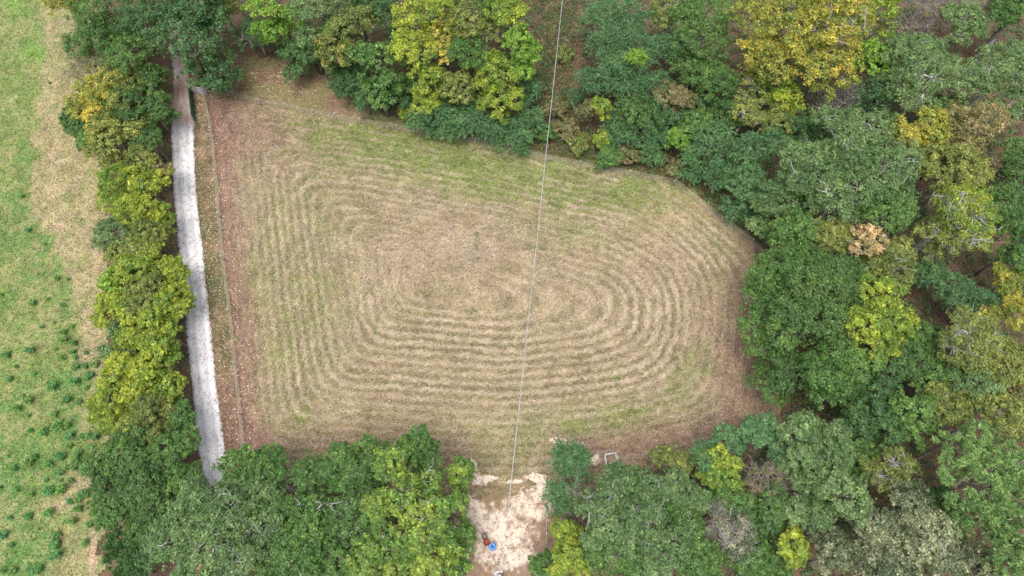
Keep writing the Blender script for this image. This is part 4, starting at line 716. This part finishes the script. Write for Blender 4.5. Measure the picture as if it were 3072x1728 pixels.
def weed_mesh(k):
    r = np.random.default_rng(700 + k); nst = 11; n = nst * 22
    sa = r.random(nst) * 6.283; sr = r.uniform(.08, .36, nst); sh = r.uniform(.25, .6, nst)
    tip = np.stack([np.cos(sa) * sr, np.sin(sa) * sr, sh], 1); si = np.repeat(np.arange(nst), 22); t = r.uniform(.25, 1.05, (n, 1))
    P = tip[si] * t + r.normal(0, .055, (n, 3)); P[:, 2] = np.abs(P[:, 2]) + .02
    a, A, B = rand_axes(r, n, .45); Lf = r.uniform(.05, .11, (n, 1)); V, F = quads(P, A * Lf, B * Lf * .5)
    g = [(.11, .28, .075), (.15, .33, .08), (.10, .25, .085), (.19, .33, .08), (.13, .27, .07)][k]
    c = np.array(g) * r.uniform(.6, 1.4, (n, 1))
    st = tubes(np.zeros((nst, 3)) - [0, 0, .05], tip, .012, .006, 4)
    return V, F, c, st
WM = []
for k in range(5):
    V, F, c, st = weed_mesh(k); WM.append((V, F, c, st))
protos = {}
for i, (wx, wy) in enumerate(WEED):
    k = i % 5; r = np.random.default_rng(800 + i); p = px(wx, wy); p[2] = .08
    root = empty('weed_clump', p); s = r.uniform(.6, 1.6) * (.75 if wy < 1000 else 1.0); root.scale = (s * r.uniform(.8, 1.3), s * r.uniform(.8, 1.3), s); root.rotation_euler[2] = r.random() * 6.28
    wl_ = ('small ' if s < .85 else 'large ' if s > 1.25 else 'middling ') + ('green', 'bright green', 'bluish-green', 'yellowish-green', 'grassy green')[k]
    tag(root, wl_ + ' leafy weed clump standing in the open pasture', 'weed', wl_ + ' weed clumps dotted over the pasture')
    if k not in protos:
        protos[k] = (mesh('leaves', WM[k][0], WM[k][1], M_LEAF, root, fcol=WM[k][2]), mesh('stems', WM[k][3][0], WM[k][3][1], M_BARK, root))
    else:
        for q in protos[k]:
            d = q.copy(); scene.collection.objects.link(d); d.parent = root

# ------------------------------------------------------------------ fences, gate, panel
M_WIRE = paint_mat('fence_wire', (.50, .46, .38), .6, .0, (.34, .30, .24)); M_POST = paint_mat('post_steel', (.20, .19, .17), .6, .4, (.12, .09, .07))
M_CAP = paint_mat('white_cap', (.82, .82, .80), .5, wear=(.74, .74, .72)); M_WOODP = bark_mat('post_wood', (.20, .16, .12), (.36, .31, .26), 8)
M_GREEN = paint_mat('gate_green', (.025, .13, .075), .45, .2, (.035, .10, .06)); M_GALV = paint_mat('galvanised', (.55, .53, .57), .4, .35, (.42, .40, .44))
POST_H = 1.30
def fence(label, tops, ends, heights, group=None, wr=.013):
    """tops: photo pixels of the white post caps; ends: extra wooden end posts"""
    pts = [px(x, y, POST_H) for x, y in tops]
    root = empty('wire_fence', (pts[0][0], pts[0][1], 0)); tag(root, label, 'fence', group); o0 = np.array([pts[0][0], pts[0][1], 0])
    for k, p in enumerate(pts):
        b = np.array([p[0], p[1], 0]) - o0
        if k in ends:
            v, f = path([b + [0, 0, -.1], b + [0, 0, .7], b + [0, 0, POST_H + .05]], [.085, .08, .075], 8); mesh('wooden_post', v, f, M_WOODP, root)
            continue
        a = box(*(b + [0, 0, POST_H / 2 - .05]), .018, .055, POST_H + .1); a2 = box(*(b + [.022, 0, POST_H / 2 - .055]), .03, .014, POST_H + .09)
        post = mesh('post', *cat_parts([a, a2]), M_POST, root)
        v, f = lathe([(.001, POST_H + .035), (.045, POST_H + .03), (.058, POST_H - .0), (.058, POST_H - .09), (.04, POST_H - .10)], 10); mesh('cap', v + b, f, M_CAP, post)
        for h in heights[1::2]:
            v, f = box(*(b + [-.02, 0, h]), .06, .06, .05); mesh('insulator', v, f, M_CAP, post)
    for h in heights:
        P = []
        for k in range(len(pts) - 1):
            a = pts[k] * [1, 1, 0] + [0, 0, h]; b = pts[k + 1] * [1, 1, 0] + [0, 0, h]
            for t in np.linspace(0, 1, 5)[:-1]: P.append(a * (1 - t) + b * t - [0, 0, .10 * t * (1 - t)] - o0)
        P.append(pts[-1] * [1, 1, 0] + [0, 0, h] - o0)
        v, f = path(P, wr, 4); mesh('wire', v, f, M_WIRE, root)
    return root
H5 = (.25, .48, .72, .95, 1.18)
fence('five-strand wire fence with white post caps across the top of the mown field', [(604, 254), (690, 272), (774, 296), (851, 308), (936, 327), (1003, 338), (1076, 353), (1190, 372), (1310, 393), (1426, 413), (1568, 445), (1743, 483), (1892, 510), (2028, 537), (2192, 663), (2262, 716), (2330, 790)], (0, 13), H5)
fence('wire fence with white post caps running alongside the gravel drive', [(602, 258), (627, 381), (640, 508), (649, 638), (661, 767), (682, 927), (697, 1085), (713, 1237), (727, 1390), (742, 1540)], (0,), (.35, .62, .9, 1.15), wr=.016)
fence('short wire fence from a white-capped post to the utility pole', [(1428, 1604), (1497, 1703)], (), (.5, .8, 1.1), wr=.014)
fence('short wire fence at the leafy side of the sandy clearing', [(1641, 1514), (1640, 1600), (1636, 1700)], (), (.5, .8, 1.1), wr=.01)

# green tube gate swung open along the drive
g0 = px(579, 279, .0); g1 = px(588, 366, .0); g0[2] = g1[2] = 0
gate = empty('tube_gate', g0); tag(gate, 'dark green tube gate swung open along the edge of the drive', 'gate')
D = g1 - g0; Ln = np.linalg.norm(D); d = D / Ln
v, f = path([np.array([0, 0, -.1]), np.array([0, 0, .8]), np.array([0, 0, 1.6])], .09, 10); mesh('gate_post', v, f, M_WOODP, gate)
s0 = d * .12
frame = [path([s0 + [0, 0, .18], s0 + [0, 0, 1.42], D + [0, 0, 1.42], D + [0, 0, .18], s0 + [0, 0, .18]], .035, 6)]
mesh('gate_frame', *cat_parts(frame), M_GREEN, gate)
for h in (.34, .50, .68, .88, 1.12):
    v, f = path([s0 + [0, 0, h], D + [0, 0, h]], .03, 6); mesh('rail', v, f, M_GREEN, gate)
for t in (.25, .5, .75):
    v, f = path([D * t + [.04, 0, .18], D * t + [.04, 0, 1.42]], .022, 6); mesh('brace', v, f, M_GREEN, gate)
n = np.array([-d[1], d[0], 0]); mm = []
for t in np.linspace(.03, .99, 56): mm.append(path([D * t - n * .035 + [0, 0, .2], D * t - n * .035 + [0, 0, 1.4]], .016, 3) if False else box(*(D * t - n * .045 + [0, 0, .8]), .016, .045, 1.2))
mesh('mesh_infill', *cat_parts(mm), M_GREEN, gate)
for h in (.35, 1.25):
    v, f = box(*(s0 * .6 + [0, 0, h]), .12, .08, .06); mesh('hinge', v, f, M_GALV, gate)
# pale pipe panel between gate post and fence
p0 = px(580, 281, 0); p1 = px(626, 288, 0)
pan = empty('pipe_panel', p0); tag(pan, 'pale grey five-rail pipe panel beside the green gate', 'fence panel'); D2 = p1 - p0
for t in (0.04, 1.0):
    v, f = path([D2 * t + [.0, 0, -.1], D2 * t + [0, 0, 1.5]], .055, 8); mesh('upright', v, f, M_GALV, pan)
for h in (.22, .50, .78, 1.06, 1.36):
    v, f = path([D2 * .04 + [0, 0, h], D2 + [0, 0, h]], .05, 8); mesh('rail', v, f, M_GALV, pan)

# ------------------------------------------------------------------ drums, hoop and white frame
GZ = .12
def drum(name, label, p, R, H, mats, openr, fill):
    root = empty(name, (p[0], p[1], GZ)); tag(root, label, 'barrel')
    prof = [(.01, .0), (R * .94, .0), (R, .03), (R, H * .30), (R * 1.035, H * .32), (R * 1.035, H * .35), (R, H * .37), (R, H * .63), (R * 1.035, H * .65), (R * 1.035, H * .68), (R, H * .70), (R * .99, H * .985)]
    v, f = lathe(prof, 32); mesh('body', v, f, mats[0], root, smooth=True)
    v, f = lathe([(R * .99, H * .98), (R * 1.05, H * .985), (R * 1.05, H + .02), (R * .95, H + .02), (R * openr, H - .005)], 32); mesh('rim', v, f, mats[1], root)
    return root
M_BLUE = paint_mat('blue_plastic', (.03, .11, .33), .4, wear=(.025, .085, .26)); M_BLUEL = paint_mat('light_blue_rim', (.20, .42, .78), .4, wear=(.16, .36, .70)); M_BLUED = paint_mat('blue_recess', (.045, .15, .50), .4)
M_RED = paint_mat('red_steel', (.28, .035, .03), .5, wear=(.22, .05, .035)); M_REDI = paint_mat('rusty_red', (.33, .085, .075), .7, wear=(.46, .12, .06)); M_RUST = paint_mat('dark_rust', (.075, .05, .045), .8, wear=(.13, .07, .05)); M_ASH = ground_mat('ash', .05, .2, .7, 1.2)
M_ASHP = paint_mat('grey_ash', (.32, .29, .27), .95, wear=(.2, .17, .15))
q = px(1477, 1640, .9); b = drum('blue_drum', 'blue plastic drum with light blue rim standing beside the red drum', q, .33, .88, (M_BLUE, M_BLUE), .90, 0)
v, f = lathe([(.33 * .90, .875), (.33 * .87, .895), (.33 * .66, .895), (.33 * .64, .875)], 32); mesh('lid_ring', v, f, M_BLUEL, b)
v, f = lathe([(.33 * .64, .875), (.33 * .62, .80), (.33 * .34, .80), (.33 * .32, .84), (.001, .845)], 32); mesh('lid', v, f, M_BLUED, b)
for a in (.6, 3.7):
    v, f = lathe([(.04, .80), (.04, .86), (.001, .865)], 12); mesh('bung', v + [.15 * math.cos(a), .15 * math.sin(a), 0], f, M_BLUEL, b)
q = px(1460, 1627, .85); b = drum('red_drum', 'open red steel drum between the blue drum and the rusty one', q, .29, .80, (M_RED, M_RED), .93, 0)
v, f = lathe([(.27, .80), (.265, .25), (.001, .24)], 32); mesh('inside', v, f, M_REDI, b)
q = px(1454, 1610, .7); b = drum('rusty_drum', 'dark rusty open drum with grey ash inside, behind the red drum', q, .26, .68, (M_RUST, M_RUST), .86, 0)
v, f = lathe([(.22, .68), (.215, .35), (.10, .39), (.001, .40)], 32); mesh('ash', v, f, M_ASHP, b)
hp = px(1434, 1624, .15); hoop = mesh('iron_hoop', *lathe([(.20, 0), (.23, .02), (.23, .06), (.20, .08), (.18, .04), (.20, 0)], 28), paint_mat('hoop_rust', (.22, .12, .08), .8), loc=(hp[0], hp[1], GZ)); tag(hoop, 'small rusty hoop lying in the leaves near the drums', 'hoop')

wf = empty('white_frame', px(1832, 1378, 0)); tag(wf, 'white pipe frame standing in weeds at the edge of the wood', 'frame'); o0 = np.array(wf.location)
M_WHITE = paint_mat('white_pipe', (.80, .80, .80), .45, wear=(.66, .67, .66))
HT = .85
cr4 = [px(1816, 1363, HT), px(1846, 1357, HT), px(1856, 1384, HT), px(1820, 1392, HT)]
for k in range(4):
    a, c = cr4[k] - o0, cr4[(k + 1) % 4] - o0
    v, f = path([a, c], .035, 8); mesh('top_rail', v, f, M_WHITE, wf)
    v, f = path([a, a * [1, 1, 0]], .042, 8); mesh('leg', v, f, M_WHITE, wf)
    if k != 2:
        v, f = path([a * [1, 1, 0] + [0, 0, .3], c * [1, 1, 0] + [0, 0, .3]], .03, 6); mesh('lower_rail', v, f, M_WHITE, wf)

# dead log in the deep wood
la = px(2905, 200, 1.0); lb = px(2985, 118, 2.6)
log = empty('fallen_log', (la[0], la[1], 0)); tag(log, 'brown fallen log leaning among bare brush deep in the wood', 'log'); o0 = np.array([la[0], la[1], 0])
v, f = path([la - o0 - [0, 0, 1.0], (la + lb) / 2 - o0 + [.1, .1, -.35], lb - o0], [.26, .22, .15], 9); mesh('trunk', v, f, M_DEAD, log, smooth=True)
for k in range(7):
    t = rng.uniform(.2, .95); a = la * (1 - t) + lb * t - o0 - [0, 0, .4 * (1 - t)]; e = a + rng.normal(0, 1, 3) * [.9, .9, .3]; e[2] = max(e[2], .1)
    v, f = path([a, (a + e) / 2 + rng.normal(0, .15, 3), e], [.07, .05, .02], 5); mesh('branch', v, f, M_DEAD, log)

# ------------------------------------------------------------------ utility pole and power line
M_POLE = bark_mat('pole_wood', (.16, .12, .09), (.30, .25, .2), 7); M_LINE = paint_mat('line_aluminium', (.50, .50, .52), .5, .3, (.36, .36, .39)); M_PORC = paint_mat('porcelain', (.80, .80, .80), .25, wear=(.7, .7, .7))
ZP = 8.6
def pole(p, label, hardware):
    root = empty('utility_pole', (p[0], p[1], 0)); tag(root, label, 'utility pole')
    v, f = path([(0, 0, -.2), (0, 0, 4), (0, 0, ZP)], [.15, .135, .11], 12); mesh('pole_shaft', v, f, M_POLE, root, smooth=True)
    if hardware:
        v, f = lathe([(.01, 0), (.2, 0), (.21, .05), (.21, .66), (.17, .74), (.01, .78)], 18); can = mesh('transformer', v + [-.32, .08, ZP - 1.35], f, M_GALV, root, smooth=True)
        v, f = lathe([(.045, 0), (.075, .03), (.05, .08), (.075, .12), (.045, .18), (.001, .2)], 12); mesh('bushing', v + [-.32, .08, ZP - .58], f, M_PORC, can)
        for dx, dy in ((-.16, .16), (.15, .18), (.0, -.14)):
            v, f = lathe([(.03, 0), (.085, .03), (.06, .07), (.085, .11), (.06, .15), (.001, .17)], 12); mesh('insulator', v + [dx, dy, ZP - .1], f, M_PORC, root)
        v, f = box(0, .17, ZP - .14, .5, .09, .1); mesh('bracket', v, f, M_GALV, root)
    return np.array([p[0], p[1], 0])
PA = px(1499, 1722, ZP); a0 = pole(PA, 'wooden utility pole with white insulators at the sandy clearing', True)
PB = px(1722, -330, ZP); b0 = pole(PB, 'wooden utility pole at the far end of the power line clearing', False)
A0 = PA + [.15, .18, .05]; B0 = PB + [0, 0, .0]
line = empty('power_line', A0); tag(line, 'pale overhead power line crossing the mown field', 'cable')
tt = np.linspace(0, 1, 60); P = A0[None] * (1 - tt)[:, None] + B0[None] * tt[:, None] - np.outer(4 * .9 * tt * (1 - tt), [0, 0, 1]) - A0
v, f = path(P, .032, 6); mesh('carrier_wire', v, f, M_LINE, line)
th = tt * 260
ph = np.linspace(0, 1, 700); Pq = A0[None] * (1 - ph)[:, None] + B0[None] * ph[:, None] - np.outer(4 * .9 * ph * (1 - ph), [0, 0, 1]) - A0
for k in range(2):
    w = ph * 2 * math.pi * 60 + k * math.pi
    v, f = path(Pq + np.stack([np.cos(w) * .026, np.zeros_like(w), np.sin(w) * .026], 1), .010, 4); mesh('twisted_wire', v, f, M_LINE, line)
print('LEAVES', STAT, 'trees', len(T))
